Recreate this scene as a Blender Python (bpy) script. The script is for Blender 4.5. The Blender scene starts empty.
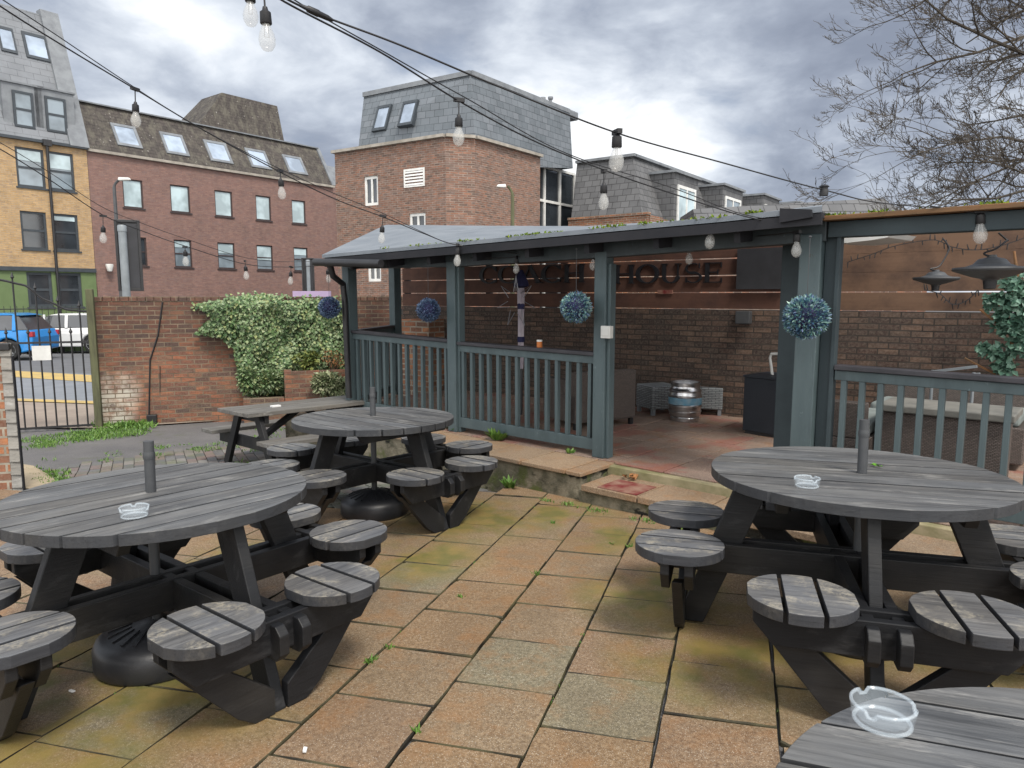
import bpy, math, random
from mathutils import Vector, Matrix
random.seed(11)
R = random.random
def U(a, b): return a + (b - a) * random.random()
S = bpy.context.scene
COL = S.collection
# ---------------------------------------------------------------- camera
F, H = 700.0, 1.45
TW = math.atan(88 / F)            # camera pitch against the true horizon
TP = math.atan(70 / F)            # camera pitch against the sloping patio
DL = TW - TP                      # the patio falls away by this angle
CAM = Vector((0, 0, H))
RP = Matrix.Rotation(-DL, 4, 'X')
cd = bpy.data.cameras.new('camera'); cam = bpy.data.objects.new('camera', cd); COL.objects.link(cam)
cam.location = CAM; cam.rotation_euler = (math.pi / 2 - TW, 0, 0)
cd.sensor_width = 36; cd.lens = 36 * F / 1024; cd.clip_end = 3000; cd.clip_start = 0.05
S.camera = cam
def ray(u, v, T):
    b = 384 - v; c, s = math.cos(T), math.sin(T)
    return Vector((u - 512, F * c + b * s, -F * s + b * c))
def WU(u, v, y):                  # point seen at pixel u,v at forward distance y
    r = ray(u, v, TW); return CAM + r * (y / r.y)
def PU(u, v, z=0):                # patio coordinates of a pixel at height z over the patio
    r = ray(u, v, TP); return CAM + r * ((z - H) / r.z)
def W(x, y, z=0):                 # patio coordinates -> world
    return CAM + RP @ (Vector((x, y, z)) - CAM)
def gz(x, y):                     # patio-frame height of the yard (falls towards the gate)
    t = (y - 4.95) / 2.6; t = max(0, min(1, t)); return -.2 * t * t * (3 - 2 * t) if x < 0.2 else -.0 * t
# ---------------------------------------------------------------- mesh builder
class MB:
    def __init__(s): s.v = []; s.f = []; s.mi = []; s.sm = []; s.tint = []; s.t = 0.0
    def face(s, ids, m=0, sm=False): s.f.append(tuple(ids)); s.mi.append(m); s.sm.append(sm); s.tint.append(s.t)
    def pts(s, P):
        o = len(s.v); s.v += [tuple(p) for p in P]; return o
    def quad(s, a, b, c, d, m=0): o = s.pts([a, b, c, d]); s.face((o, o+1, o+2, o+3), m)
    def poly(s, P, m=0): o = s.pts(P); s.face(range(o, o + len(P)), m)
    def hexa(s, P, m=0):          # 8 corners: bottom 4 ccw, top 4 ccw
        o = s.pts(P)
        for q in ((3,2,1,0),(4,5,6,7),(0,1,5,4),(1,2,6,5),(2,3,7,6),(3,0,4,7)): s.face([o+i for i in q], m)
    def box(s, c, d, M=None, m=0):
        x, y, z = d[0]/2, d[1]/2, d[2]/2; c = Vector(c)
        P = [Vector(p) for p in ((-x,-y,-z),(x,-y,-z),(x,y,-z),(-x,y,-z),(-x,-y,z),(x,-y,z),(x,y,z),(-x,y,z))]
        if M is not None: P = [M @ p for p in P]
        s.hexa([p + c for p in P], m)
    def bx(s, x0, x1, y0, y1, z0, z1, m=0): s.box(((x0+x1)/2,(y0+y1)/2,(z0+z1)/2), (x1-x0,y1-y0,z1-z0), None, m)
    def bar(s, a, b, w, h, up=(0,0,1), m=0):
        a, b = Vector(a), Vector(b); d = (b-a).normalized(); up = Vector(up)
        sd = d.cross(up).normalized() * (w/2); uu = sd.cross(d).normalized() * (h/2)
        s.hexa([a-sd-uu, a+sd-uu, b+sd-uu, b-sd-uu, a-sd+uu, a+sd+uu, b+sd+uu, b-sd+uu], m)
    def tube(s, P, r, n=8, m=0, cap=True):
        P = [Vector(p) for p in P]; k = len(P)
        rr = r if isinstance(r, (list, tuple)) else [r]*k
        t = (P[1]-P[0]).normalized(); a = t.orthogonal().normalized(); o0 = len(s.v)
        for i in range(k):
            t = (P[min(i+1,k-1)] - P[max(i-1,0)])
            t = t.normalized() if t.length > 1e-9 else Vector((0,0,1))
            a = (a - t*a.dot(t)); a = a.normalized() if a.length > 1e-6 else t.orthogonal().normalized()
            b = t.cross(a)
            for j in range(n):
                q = 2*math.pi*j/n; s.v.append(tuple(P[i] + (a*math.cos(q) + b*math.sin(q))*rr[i]))
        for i in range(k-1):
            for j in range(n):
                j2 = (j+1) % n; s.face((o0+i*n+j, o0+i*n+j2, o0+(i+1)*n+j2, o0+(i+1)*n+j), m, True)
        if cap:
            s.face([o0+j for j in range(n)][::-1], m); s.face([o0+(k-1)*n+j for j in range(n)], m)
    def lathe(s, prof, n=24, c=(0,0,0), m=0, M=None):
        o = len(s.v); c = Vector(c)
        for r, z in prof:
            for j in range(n):
                q = 2*math.pi*j/n; p = Vector((r*math.cos(q), r*math.sin(q), z))
                if M is not None: p = M @ p
                s.v.append(tuple(p + c))
        for i in range(len(prof)-1):
            for j in range(n):
                j2 = (j+1) % n; s.face((o+i*n+j, o+i*n+j2, o+(i+1)*n+j2, o+(i+1)*n+j), m, True)
        if prof[0][0] > 1e-4: s.face([o+j for j in range(n)][::-1], m)
        if prof[-1][0] > 1e-4: s.face([o+(len(prof)-1)*n+j for j in range(n)], m)
    def prism(s, poly, f0, f1, m=0):   # poly of 2D points, f0/f1 map 2D -> 3D for both ends
        n = len(poly); o = s.pts([f0(*p) for p in poly]); s.pts([f1(*p) for p in poly])
        s.face([o+i for i in range(n)][::-1], m); s.face([o+n+i for i in range(n)], m)
        for i in range(n): j = (i+1) % n; s.face((o+i, o+j, o+n+j, o+n+i), m)
    def leaf(s, p, d, up, L, w, m=0, fold=.25):
        d = d.normalized(); sd = d.cross(up)
        sd = sd.normalized() if sd.length > 1e-5 else d.orthogonal().normalized(); nn = sd.cross(d)
        o = s.pts([p, p + d*L*.45 + sd*w*.5 + nn*w*fold, p + d*L, p + d*L*.45 - sd*w*.5 + nn*w*fold])
        s.face((o, o+1, o+2), m); s.face((o, o+2, o+3), m)
    def build(s, name, mats, parent=None, bevel=0, seg=2, angle=40, loc=None):
        me = bpy.data.meshes.new(name); me.from_pydata(s.v, [], s.f)
        if not isinstance(mats, (list, tuple)): mats = [mats]
        for m in mats: me.materials.append(m)
        me.polygons.foreach_set('material_index', s.mi); me.polygons.foreach_set('use_smooth', s.sm)
        at = me.attributes.new('tint', 'FLOAT', 'FACE'); at.data.foreach_set('value', s.tint)
        me.update()
        if any(s.sm): me.set_sharp_from_angle(angle=math.radians(angle))
        o = bpy.data.objects.new(name, me); COL.objects.link(o)
        if parent is not None: o.parent = parent
        if loc is not None: o.location = loc
        if bevel:
            b = o.modifiers.new('bevel', 'BEVEL'); b.width = bevel; b.segments = seg; b.limit_method = 'ANGLE'; b.angle_limit = math.radians(35)
        return o
def tag(o, label, cat, group=None, kind=None):
    if label: o['label'] = label
    if cat: o['category'] = cat
    if group: o['group'] = group
    if kind: o['kind'] = kind
    return o
def thing(name, label, cat, loc=(0,0,0), rz=0, group=None, patio=False, M=None):
    o = bpy.data.objects.new(name, None); COL.objects.link(o); o.empty_display_size = .1
    if M is not None: o.matrix_world = M
    elif patio: o.matrix_world = Matrix.Translation(W(*loc)) @ RP @ Matrix.Rotation(rz, 4, 'Z')
    else: o.location = loc; o.rotation_euler = (0, 0, rz)
    return tag(o, label, cat, group)
def dup(root, M, label, group=None):
    r = root.copy(); COL.objects.link(r); r.matrix_world = M; r['label'] = label
    for ch in root.children:
        c = ch.copy(); COL.objects.link(c); c.parent = r
        for g in ch.children:
            d = g.copy(); COL.objects.link(d); d.parent = c
    return r
def structure(o): o['kind'] = 'structure'; return o
# ---------------------------------------------------------------- materials
class NT:
    def __init__(s, name):
        s.m = bpy.data.materials.new(name); s.m.use_nodes = True; s.t = s.m.node_tree
        s.b = s.t.nodes['Principled BSDF']
    def n(s, ty, props=None, **inp):
        x = s.t.nodes.new(ty)
        for k, v in (props or {}).items(): setattr(x, k, v)
        for k, v in inp.items(): s.set(x, k.replace('_', ' '), v)
        return x
    def set(s, x, k, v):
        i = x.inputs[int(k[1:])] if k[0] == '#' else x.inputs[k]
        if isinstance(v, bpy.types.NodeSocket): s.t.links.new(v, i)
        else:
            if i.type == 'RGBA' and len(v) == 3: v = (*v, 1)
            i.default_value = v
    def obj(s): return s.n('ShaderNodeTexCoord').outputs['Object']
    def noise(s, vec, scale, detail=4, rough=.55, stretch=None, dist=0):
        if stretch: vec = s.n('ShaderNodeMapping', Vector=vec, Scale=stretch).outputs[0]
        return s.n('ShaderNodeTexNoise', Vector=vec, Scale=scale, Detail=detail, Roughness=rough, Distortion=dist).outputs['Fac']
    def ramp(s, fac, stops, interp='LINEAR'):
        r = s.n('ShaderNodeValToRGB', Fac=fac); e = r.color_ramp.elements; r.color_ramp.interpolation = interp
        while len(e) < len(stops): e.new(.5)
        for el, (p, c) in zip(e, stops):
            el.position = p; el.color = (c, c, c, 1) if isinstance(c, (int, float)) else (*c, 1)
        return r.outputs[0]
    def mix(s, fac, a, b, mode='MIX'):
        x = s.n('ShaderNodeMix', {'data_type': 'RGBA', 'blend_type': mode})
        s.set(x, '#0', fac); s.set(x, '#6', a); s.set(x, '#7', b); return x.outputs[2]
    def math(s, op, a, b=0.0, clamp=False):
        x = s.n('ShaderNodeMath', {'operation': op, 'use_clamp': clamp}); s.set(x, '#0', a); s.set(x, '#1', b); return x.outputs[0]
    def island(s): return s.n('ShaderNodeNewGeometry').outputs['Random Per Island']
    def attr(s, name='tint'): return s.n('ShaderNodeAttribute', {'attribute_name': name}).outputs['Fac']
    def bump(s, h, strength=.3, dist=.01):
        s.set(s.b, 'Normal', s.n('ShaderNodeBump', Height=h, Strength=strength, Distance=dist).outputs[0])
    def fin(s, col=None, rough=.7, spec=.5, metal=0):
        if col is not None: s.set(s.b, 'Base Color', col)
        s.set(s.b, 'Roughness', rough); s.set(s.b, 'Specular IOR Level', spec); s.set(s.b, 'Metallic', metal); return s.m
def plain(name, c1, c2=None, scale=6, rough=.6, spec=.4, bump=.15, bs=40, metal=0, stretch=None, dist=.005):
    t = NT(name); o = t.obj()
    c2 = c2 or tuple(x*.75 for x in c1)
    n = t.noise(o, scale, 5, .6, stretch)
    col = t.mix(t.ramp(n, [(.35, 0), (.65, 1)]), c1, c2)
    if bump: t.bump(t.noise(o, bs, 3, .6, stretch), bump, dist)
    return t.fin(col, rough, spec, metal)
def wallvec(t):                   # (along the wall, up) in object space, whichever side is seen
    tc = t.n('ShaderNodeTexCoord'); o = tc.outputs['Object']
    so = t.n('ShaderNodeSeparateXYZ', Vector=o).outputs; sn = t.n('ShaderNodeSeparateXYZ', Vector=tc.outputs['Normal']).outputs
    f = t.math('GREATER_THAN', t.math('ABSOLUTE', sn[0]), .72)
    u = t.math('ADD', t.math('MULTIPLY', so[1], f), t.math('MULTIPLY', so[0], t.math('SUBTRACT', 1.0, f)))
    return t.n('ShaderNodeCombineXYZ', X=u, Y=so[2], Z=0.0).outputs[0], o, so
def brick(name, cols, mortar, bw=.225, bh=.075, ms=.008, stain=None, stainz=None, var=1.0, bump=.5, rough=.85, dirt=.3, msm=.1, offs=.5):
    t = NT(name); vec, o, so = wallvec(t)
    wob = t.n('ShaderNodeTexNoise', Vector=vec, Scale=1.3, Detail=2.0)
    vec2 = t.n('ShaderNodeVectorMath', {'operation': 'ADD'}, Vector=vec)
    t.set(vec2, '#1', t.n('ShaderNodeVectorMath', {'operation': 'SCALE'}, Vector=wob.outputs['Color'], Scale=.012).outputs[0])
    b = t.n('ShaderNodeTexBrick', {'offset': offs}, Vector=vec2.outputs[0], Scale=1.0, Mortar_Size=ms, Mortar_Smooth=msm, Brick_Width=bw, Row_Height=bh, Bias=0.0)
    t.set(b, 'Color1', (0,0,0)); t.set(b, 'Color2', (1,1,1)); t.set(b, 'Mortar', (.5,.5,.5))
    rnd = t.n('ShaderNodeSeparateColor', Color=b.outputs['Color']).outputs[0]
    n = len(cols); st = [(i/(n-1), c) for i, c in enumerate(cols)]
    col = t.ramp(rnd, st)
    # roughly brick-sized blotches so that neighbouring bricks differ
    col = t.mix(t.ramp(t.noise(vec, 9, 2, .6, (.5, 1.5, 1)), [(.36, 0), (.6, 1)]), col, t.mix(.6, col, cols[0]))
    col = t.mix(t.math('MULTIPLY', t.ramp(t.noise(o, 1.1, 6, .65), [(.42, 0), (.72, 1)]), dirt), col, (.03,.028,.026))
    col = t.mix(t.math('MULTIPLY', t.ramp(t.noise(o, 40, 4, .7), [(.35, 0), (.7, 1)]), .35*var), col, t.mix(.5, col, (.5,.42,.35)))
    mcol = t.mix(t.ramp(t.noise(o, 5, 4), [(.35, 0), (.65, 1)]), mortar, tuple(x*.5 for x in mortar))
    if stain:                     # pale limewash / damp low on the wall
        zz = t.math('ADD', so[2], t.math('MULTIPLY', t.noise(o, 2.2, 5, .6), .8))
        f = t.ramp(t.math('MULTIPLY', zz, .5), [(stainz[0], 1), (stainz[1], 0)])
        xx = t.ramp(t.math('MULTIPLY', t.math('ADD', so[0], t.math('MULTIPLY', t.noise(o, 3, 4), .35)), .5), [(stainz[2], 1), (stainz[3], 0)])
        gr = t.ramp(t.math('MULTIPLY', t.math('ADD', so[2], t.math('MULTIPLY', t.noise(o, 1.6, 5, .6), 1.1)), .4), [(.50, 0), (.78, 1)])
        col = t.mix(t.math('MULTIPLY', gr, .6), col, (.045,.032,.03))
        f = t.math('MULTIPLY', t.math('MULTIPLY', f, xx), t.ramp(t.noise(o, 6, 6, .7), [(.36, 0), (.55, 1)]))
        col = t.mix(t.math('MULTIPLY', f, .8), col, stain)
    col = t.mix(b.outputs['Fac'], col, mcol)
    h = t.math('SUBTRACT', t.math('MULTIPLY', t.noise(o, 60, 4, .7), .3), b.outputs['Fac'])
    t.bump(h, bump, .008)
    return t.fin(col, rough, .25)
def slate(name, c1, c2, bw=.3, bh=.2, moss=None, ms=.008):
    t = NT(name); vec, o, so = wallvec(t)
    b = t.n('ShaderNodeTexBrick', {'offset': .5}, Vector=vec, Scale=1.0, Mortar_Size=ms, Mortar_Smooth=.2, Brick_Width=bw, Row_Height=bh)
    t.set(b, 'Color1', c1); t.set(b, 'Color2', c2); t.set(b, 'Mortar', tuple(x*.28 for x in c1))
    col = t.mix(t.math('MULTIPLY', t.ramp(t.noise(o, 1.2, 6, .65), [(.4, 0), (.7, 1)]), .4), b.outputs['Color'], tuple(x*1.7 for x in c1))
    if moss:
        f = t.ramp(t.noise(o, 1.6, 7, .7, (2.2, 2.2, .5)), [(.45, 0), (.62, 1)])
        col = t.mix(t.math('MULTIPLY', f, .5), col, moss)
        f = t.ramp(t.noise(o, 9, 3, .5), [(.68, 0), (.72, 1)]); col = t.mix(t.math('MULTIPLY', f, .6), col, (.4,.38,.35))
    t.bump(t.math('SUBTRACT', t.math('MULTIPLY', t.noise(o, 30, 3), .4), b.outputs['Fac']), .5, .01)
    return t.fin(col, .75, .3)
def wood_weathered(name, base, worn, light, wornlo=.45, spots=0.0, rough=.65, worn_amt=.8, uponly=False):
    t = NT(name); o = t.obj(); isl = t.island()
    off = t.n('ShaderNodeCombineXYZ', X=t.math('MULTIPLY', isl, 37.0), Y=t.math('MULTIPLY', isl, 11.0), Z=0.0).outputs[0]
    ov = t.n('ShaderNodeVectorMath', {'operation': 'ADD'}, Vector=o); t.set(ov, '#1', off); ov = ov.outputs[0]
    g = t.noise(ov, 16, 7, .7, (.10, 2.4, 2.4), .08)
    g2 = t.noise(ov, 70, 4, .7, (.07, 1.6, 1.6))
    big = t.noise(ov, 3.2, 4, .6, (.6, 1.5, 1))
    col = t.mix(t.ramp(isl, [(0, 0), (1, 1)]), base, tuple(x*1.5 for x in base))
    w = t.ramp(t.math('ADD', t.math('MULTIPLY', g, .6), t.math('MULTIPLY', big, .4)), [(wornlo-.04, .15), (wornlo+.20, 1)])
    col = t.mix(t.math('MULTIPLY', t.ramp(t.noise(ov, 2.4, 5, .65, (.5,1.4,1)), [(.48, 0), (.66, 1)]), .5), col, (.035,.032,.028))
    worn = t.mix(t.ramp(t.noise(ov, 1.8, 5, .65, (.5,1.2,1)), [(.40, 0), (.64, 1)]), worn, (worn[0]*.86, worn[1]*.80, worn[2]*.72))
    up = 1.0
    if uponly: up = t.ramp(t.n('ShaderNodeSeparateXYZ', Vector=t.n('ShaderNodeTexCoord').outputs['Normal']).outputs[2], [(.55, .12), (.9, 1)])
    col = t.mix(t.math('MULTIPLY', t.math('MULTIPLY', w, worn_amt), up), col, worn)
    col = t.mix(t.ramp(g2, [(.52, 0), (.68, .45)]), col, tuple(x*.45 for x in base))
    col = t.mix(t.math('MULTIPLY', t.math('MULTIPLY', t.ramp(t.noise(ov, 9, 6, .75, (.3, 1.8, 1)), [(.56, 0), (.66, 1)]), .5), up), col, light)
    if spots:
        f = t.math('MULTIPLY', t.ramp(t.noise(ov, 4.5, 3, .6), [(.50, 0), (.66, 1)]), t.ramp(t.noise(ov, 42, 6, .8), [(.44, 0), (.60, 1)]))
        col = t.mix(t.math('MULTIPLY', t.math('MULTIPLY', f, spots), up), col, (.46,.41,.31))
    t.bump(t.math('ADD', t.math('MULTIPLY', g2, .6), t.math('MULTIPLY', g, .5)), .45, .004)
    return t.fin(col, rough, .35)
def leafmat(name, cols, rough=.45, spec=.4, trans=.0):
    t = NT(name)
    st = [(i/(len(cols)-1), c) for i, c in enumerate(cols)]
    col = t.ramp(t.island(), st)
    col = t.mix(t.ramp(t.noise(t.obj(), 3.0, 3), [(.4, 0), (.65, .35)]), col, cols[0])
    return t.fin(col, rough, spec)
M = {}
M['wood_top'] = wood_weathered('weathered_black_table_wood', (.019,.021,.025), (.180,.185,.190), (.34,.33,.31), .41, uponly=True, rough=.50)
M['wood_seat'] = wood_weathered('weathered_black_seat_wood', (.021,.023,.028), (.180,.185,.195), (.36,.34,.31), .38, spots=.62, uponly=True, rough=.46)
M['wood_frame'] = wood_weathered('black_painted_timber', (.006,.0065,.008), (.013,.014,.017), (.04,.04,.042), .52, rough=.55, worn_amt=.5)
M['wood_old'] = wood_weathered('bleached_grey_timber', (.07,.068,.066), (.19,.185,.175), (.32,.31,.29), .40)
def paintmat(name, base, dark):
    t = NT(name); o = t.obj()
    col = t.mix(t.ramp(t.noise(o, 5, 5, .65, (1.6,1.6,.3)), [(.34, 0), (.66, 1)]), base, dark)
    col = t.mix(t.math('MULTIPLY', t.ramp(t.noise(o, 3.2, 6, .7, (1.4,1.4,.6)), [(.52, 0), (.70, 1)]), .45), col, tuple(x*.45+.006 for x in dark))
    col = t.mix(t.math('MULTIPLY', t.ramp(t.noise(o, 22, 5, .75, (1,1,.5)), [(.64, 0), (.70, 1)]), .5), col, tuple(min(1, x*1.9+.03) for x in base))
    col = t.mix(t.math('MULTIPLY', t.ramp(t.noise(o, 11, 4, .7), [(.70, 0), (.73, 1)]), .6), col, (.05,.042,.035))
    t.bump(t.noise(o, 38, 5, .7, (1.6,1.6,.10)), .4, .004); return t.fin(col, .55, .4)
M['teal'] = paintmat('grey_teal_paint', (.070,.098,.106), (.052,.076,.084))
M['teal_shade'] = paintmat('shaded_teal_beam_paint', (.042,.055,.061), (.030,.040,.045))  # post teal darkened, the shade under the eave put into the beam colour
M['teal_dark'] = plain('dark_teal_paint', (.036,.051,.058), (.026,.038,.044), 3, .6, .3, .2, 50)
M['cap'] = plain('dark_rail_cap', (.022,.022,.027), (.04,.038,.045), 5, .5, .4, .2, 60)
M['felt'] = plain('grey_mineral_roof_felt', (.19,.21,.235), (.145,.165,.19), 2.2, .85, .3, .5, 160)
M['soffit'] = plain('dark_stained_soffit', (.012,.013,.017), (.02,.02,.024), 3, .7, .3, .2, 30)
M['black_metal'] = plain('black_metal', (.012,.012,.014), (.02,.02,.022), 8, .45, .5, .1)
M['plastic'] = plain('black_plastic', (.014,.015,.018), (.022,.023,.027), 6, .42, .5, .15, 120)
M['pole'] = plain('dark_grey_pole', (.04,.043,.048), (.055,.058,.062), 9, .5, .5, .1)
M['white'] = plain('off_white_plastic', (.62,.62,.60), (.5,.5,.48), 5, .45, .4, .05)
M['white_paint'] = plain('white_window_paint', (.72,.72,.70), (.6,.6,.58), 5, .5, .4, .05)
M['galv'] = plain('galvanised_pole', (.21,.235,.255), (.165,.185,.20), 6, .45, .5, .05)
M['steel'] = plain('stainless_steel', (.62,.62,.63), (.5,.5,.51), 6, .28, .5, .1, 20, 1.0)
M['steel_dull'] = plain('dull_scuffed_steel', (.34,.34,.36), (.22,.23,.25), 8, .42, .5, .2, 25, 1.0)
M['blue_band'] = plain('blue_keg_band', (.07,.22,.33), (.22,.3,.35), 9, .4, .5, .1)
M['lead'] = plain('lead_flashing', (.20,.215,.23), (.14,.15,.165), 2.5, .6, .4, .2, 12)
M['stone'] = plain('pale_coping_stone', (.36,.33,.29), (.24,.22,.19), 3, .85, .3, .3, 40)
M['cable'] = plain('black_rubber_cable', (.010,.010,.012), (.016,.016,.018), 10, .5, .4, 0)
M['greyframe'] = plain('slate_grey_window_frame', (.045,.055,.065), (.035,.042,.05), 5, .5, .4, 0)
M['brownframe'] = plain('dark_window_frame', (.05,.035,.035), (.04,.03,.03), 5, .5, .4, 0)
M['green_paint'] = plain('leaf_green_shopfront_paint', (.125,.175,.078), (.105,.15,.065), 2, .6, .3, .1)
M['lilac'] = plain('lilac_hoarding_paint', (.36,.28,.42), (.32,.25,.38), 3, .6, .3, .05)
M['panel'] = plain('charcoal_panel', (.025,.026,.03), (.035,.036,.042), 5, .55, .4, .05)
M['yellow'] = plain('yellow_sticker', (.7,.6,.1), (.6,.5,.1), 3, .6, .3, 0)
M['red'] = plain('faded_red_paint', (.14,.02,.02), (.25,.15,.11), 9, .8, .3, .2, 60)
M['orange'] = plain('orange_label', (.55,.19,.05), (.45,.14,.05), 6, .6, .3, 0)
M['parasol'] = plain('pale_lilac_grey_canvas', (.42,.38,.42), (.33,.29,.34), 7, .9, .2, .3, 40)
M['navy'] = plain('navy_strap', (.02,.022,.06), (.03,.03,.08), 7, .8, .2, .1)
M['rattan'] = None
M['cushion'] = plain('pale_grey_green_cushion', (.22,.25,.245), (.17,.195,.19), 3, .9, .2, .3, 40)
M['tabletop_pale'] = plain('weathered_pale_tabletop', (.20,.195,.175), (.13,.13,.12), 5, .7, .3, .2, 40)
M['cabinet'] = plain('dark_blue_grey_cabinet', (.017,.021,.028), (.023,.027,.035), 3, .6, .3, .1)
M['terracotta'] = plain('orange_brown_timber', (.24,.12,.055), (.11,.07,.04), 6, .8, .2, .3, 30, stretch=(.3,2,2))
M['canopy'] = plain('pale_canopy_sheet', (.66,.66,.64), (.55,.55,.53), 2, .7, .3, .1)
M['tyre'] = plain('tyre_rubber', (.012,.012,.013), (.02,.02,.02), 8, .8, .3, .1)
M['alloy'] = plain('grey_alloy', (.35,.36,.37), (.25,.26,.27), 8, .35, .5, 0, metal=.8)
M['blue_car'] = plain('bright_blue_car_paint', (.012,.19,.50), (.011,.175,.47), .8, .22, .6, 0)
M['white_car'] = plain('white_car_paint', (.66,.67,.68), (.6,.61,.62), .8, .25, .6, 0)
M['red_lens'] = plain('red_lens', (.35,.02,.03), (.25,.02,.03), 8, .2, .6, 0)
M['bark'] = plain('grey_brown_bark', (.075,.064,.052), (.048,.041,.034), 6, .9, .2, .4, 20)
M['lichen_bark'] = plain('lichen_covered_bark', (.11,.10,.055), (.06,.05,.04), 9, .9, .2, .4, 20)
M['stem'] = plain('brown_plant_stem', (.08,.055,.035), (.05,.035,.025), 9, .9, .2, .2)
M['soil'] = plain('damp_soil', (.045,.035,.026), (.03,.024,.018), 9, .95, .1, .6, 30)
M['gatewood'] = plain('green_stained_post_timber', (.12,.125,.07), (.07,.07,.045), 5, .9, .2, .4, 30, stretch=(3,3,.4))
M['greyboard'] = wood_weathered('silvered_cladding_board', (.17,.165,.155), (.30,.295,.28), (.42,.41,.39), .40)
M['letter'] = plain('black_sign_letters', (.009,.009,.012), (.012,.012,.015), 5, .5, .3, 0)
M['kerb'] = plain('yellow_road_paint', (.50,.36,.13), (.38,.29,.14), 4, .85, .2, .2, 40)
M['pave'] = plain('pale_footway_paving', (.30,.25,.21), (.24,.20,.17), 2, .9, .2, .3, 60)
M['pale_slab'] = plain('sandy_slab', (.40,.33,.23), (.32,.26,.18), 3, .9, .2, .3, 60)
M['leaf_litter'] = plain('dry_leaf', (.32,.15,.06), (.2,.1,.05), 9, .8, .2, 0)
M['bright_leaf'] = plain('fresh_green_leaf', (.10,.26,.02), (.08,.2,.02), 9, .5, .3, 0)
M['paper'] = plain('white_paper', (.66,.66,.66), (.58,.58,.58), 9, .8, .2, 0)
M['ivy'] = leafmat('ivy_leaves', [(.04,.08,.035),(.10,.17,.06),(.15,.225,.10),(.30,.37,.22),(.28,.31,.12)])
M['ivy2'] = leafmat('variegated_leaves', [(.09,.13,.06),(.24,.28,.15),(.48,.48,.30)])
M['shrubyel'] = leafmat('yellow_green_leaves', [(.06,.10,.03),(.14,.18,.05),(.26,.26,.07)])
M['climber'] = leafmat('climber_leaves', [(.035,.085,.06),(.07,.15,.10),(.20,.32,.25)])
M['weed'] = leafmat('weed_leaves', [(.05,.12,.02),(.11,.21,.04),(.16,.26,.06)])
M['moss'] = leafmat('roof_moss', [(.06,.10,.01),(.13,.19,.02),(.19,.23,.03)], .9, .1)
M['topiary'] = leafmat('blue_green_plastic_leaves', [(.02,.045,.09),(.06,.13,.22),(.12,.27,.25),(.30,.46,.38),(.22,.27,.48)], .4)
M['topiary_dk'] = leafmat('blue_plastic_leaves', [(.02,.035,.08),(.05,.09,.18),(.09,.15,.22),(.20,.26,.42)], .4)
def glassmat(name, base, rough=.06, spec=.9):
    t = NT(name); o = t.obj()
    return t.fin(t.mix(t.ramp(t.noise(o, .9, 3), [(.4, 0), (.6, 1)]), base, tuple(x*.6 for x in base)), rough, spec)
M['glass_dk'] = glassmat('dark_window_glass', (.035,.042,.05))
M['sky_pane_blind'] = glassmat('sky_reflection_and_blind', (.50,.62,.66), .22)  # pale sky reflection put into the pane colour; also colours the blinds
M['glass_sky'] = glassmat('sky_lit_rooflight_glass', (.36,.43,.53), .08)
M['glass_mid'] = glassmat('mid_tone_glass', (.22,.27,.31), .08)  # panes toned between the dark and the pale glass
M['glass_car'] = glassmat('car_glass', (.05,.055,.065), .08)
def clear(name, tint=(.9,.96,1), rough=.03):
    t = NT(name); t.set(t.b, 'Transmission Weight', 1.0); t.set(t.b, 'IOR', 1.3); return t.fin(tint, rough, .5)
def thinglass(name, fac=.55):
    t = NT(name); tr = t.n('ShaderNodeBsdfTransparent'); mx = t.n('ShaderNodeMixShader')
    t.set(mx, '#0', fac); t.t.links.new(tr.outputs[0], mx.inputs[1]); t.t.links.new(t.b.outputs[0], mx.inputs[2])
    t.t.links.new(mx.outputs[0], t.t.nodes['Material Output'].inputs[0]); return t.fin((.62,.62,.60), .12, .8)
M['bulb'] = thinglass('frosty_bulb_glass', .30)
M['ash_glass'] = thinglass('pale_blue_pressed_glass', .085)
M['ash_rim'] = thinglass('pressed_glass_rim', .16)
M['ash_rim'].node_tree.nodes['Principled BSDF'].inputs['Base Color'].default_value = (.74,.83,.90,1)
M['ash_glass'].node_tree.nodes['Principled BSDF'].inputs['Base Color'].default_value = (.72,.82,.90,1)
def rattan():
    t = NT('woven_rattan'); vec, o, so = wallvec(t)
    b = t.n('ShaderNodeTexBrick', {'offset': .5}, Vector=vec, Scale=1.0, Mortar_Size=.003, Mortar_Smooth=.9, Brick_Width=.022, Row_Height=.010)
    t.set(b, 'Color1', (.19,.155,.14)); t.set(b, 'Color2', (.13,.108,.098)); t.set(b, 'Mortar', (.062,.052,.046))
    t.bump(t.math('SUBTRACT', 1.0, b.outputs['Fac']), .8, .01); return t.fin(b.outputs['Color'], .6, .4)
M['rattan'] = rattan()
def rattan_grey():
    t = NT('grey_woven_rattan'); vec, o, so = wallvec(t)
    b = t.n('ShaderNodeTexBrick', {'offset': .5}, Vector=vec, Scale=1.0, Mortar_Size=.004, Mortar_Smooth=.6, Brick_Width=.08, Row_Height=.02)
    t.set(b, 'Color1', (.26,.28,.29)); t.set(b, 'Color2', (.18,.2,.21)); t.set(b, 'Mortar', (.05,.05,.055))
    t.bump(t.math('SUBTRACT', 1.0, b.outputs['Fac']), .7, .008); return t.fin(b.outputs['Color'], .6, .4)
M['rattan_grey'] = rattan_grey()
M['brick_yard'] = brick('old_yard_brick', [(.065,.038,.032),(.20,.07,.038),(.30,.10,.045),(.35,.145,.068),(.12,.068,.05)], (.20,.155,.11), .2, .068, .007, stain=(.52,.50,.43), stainz=(.44,.62,.32,.42), dirt=.5)
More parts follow.
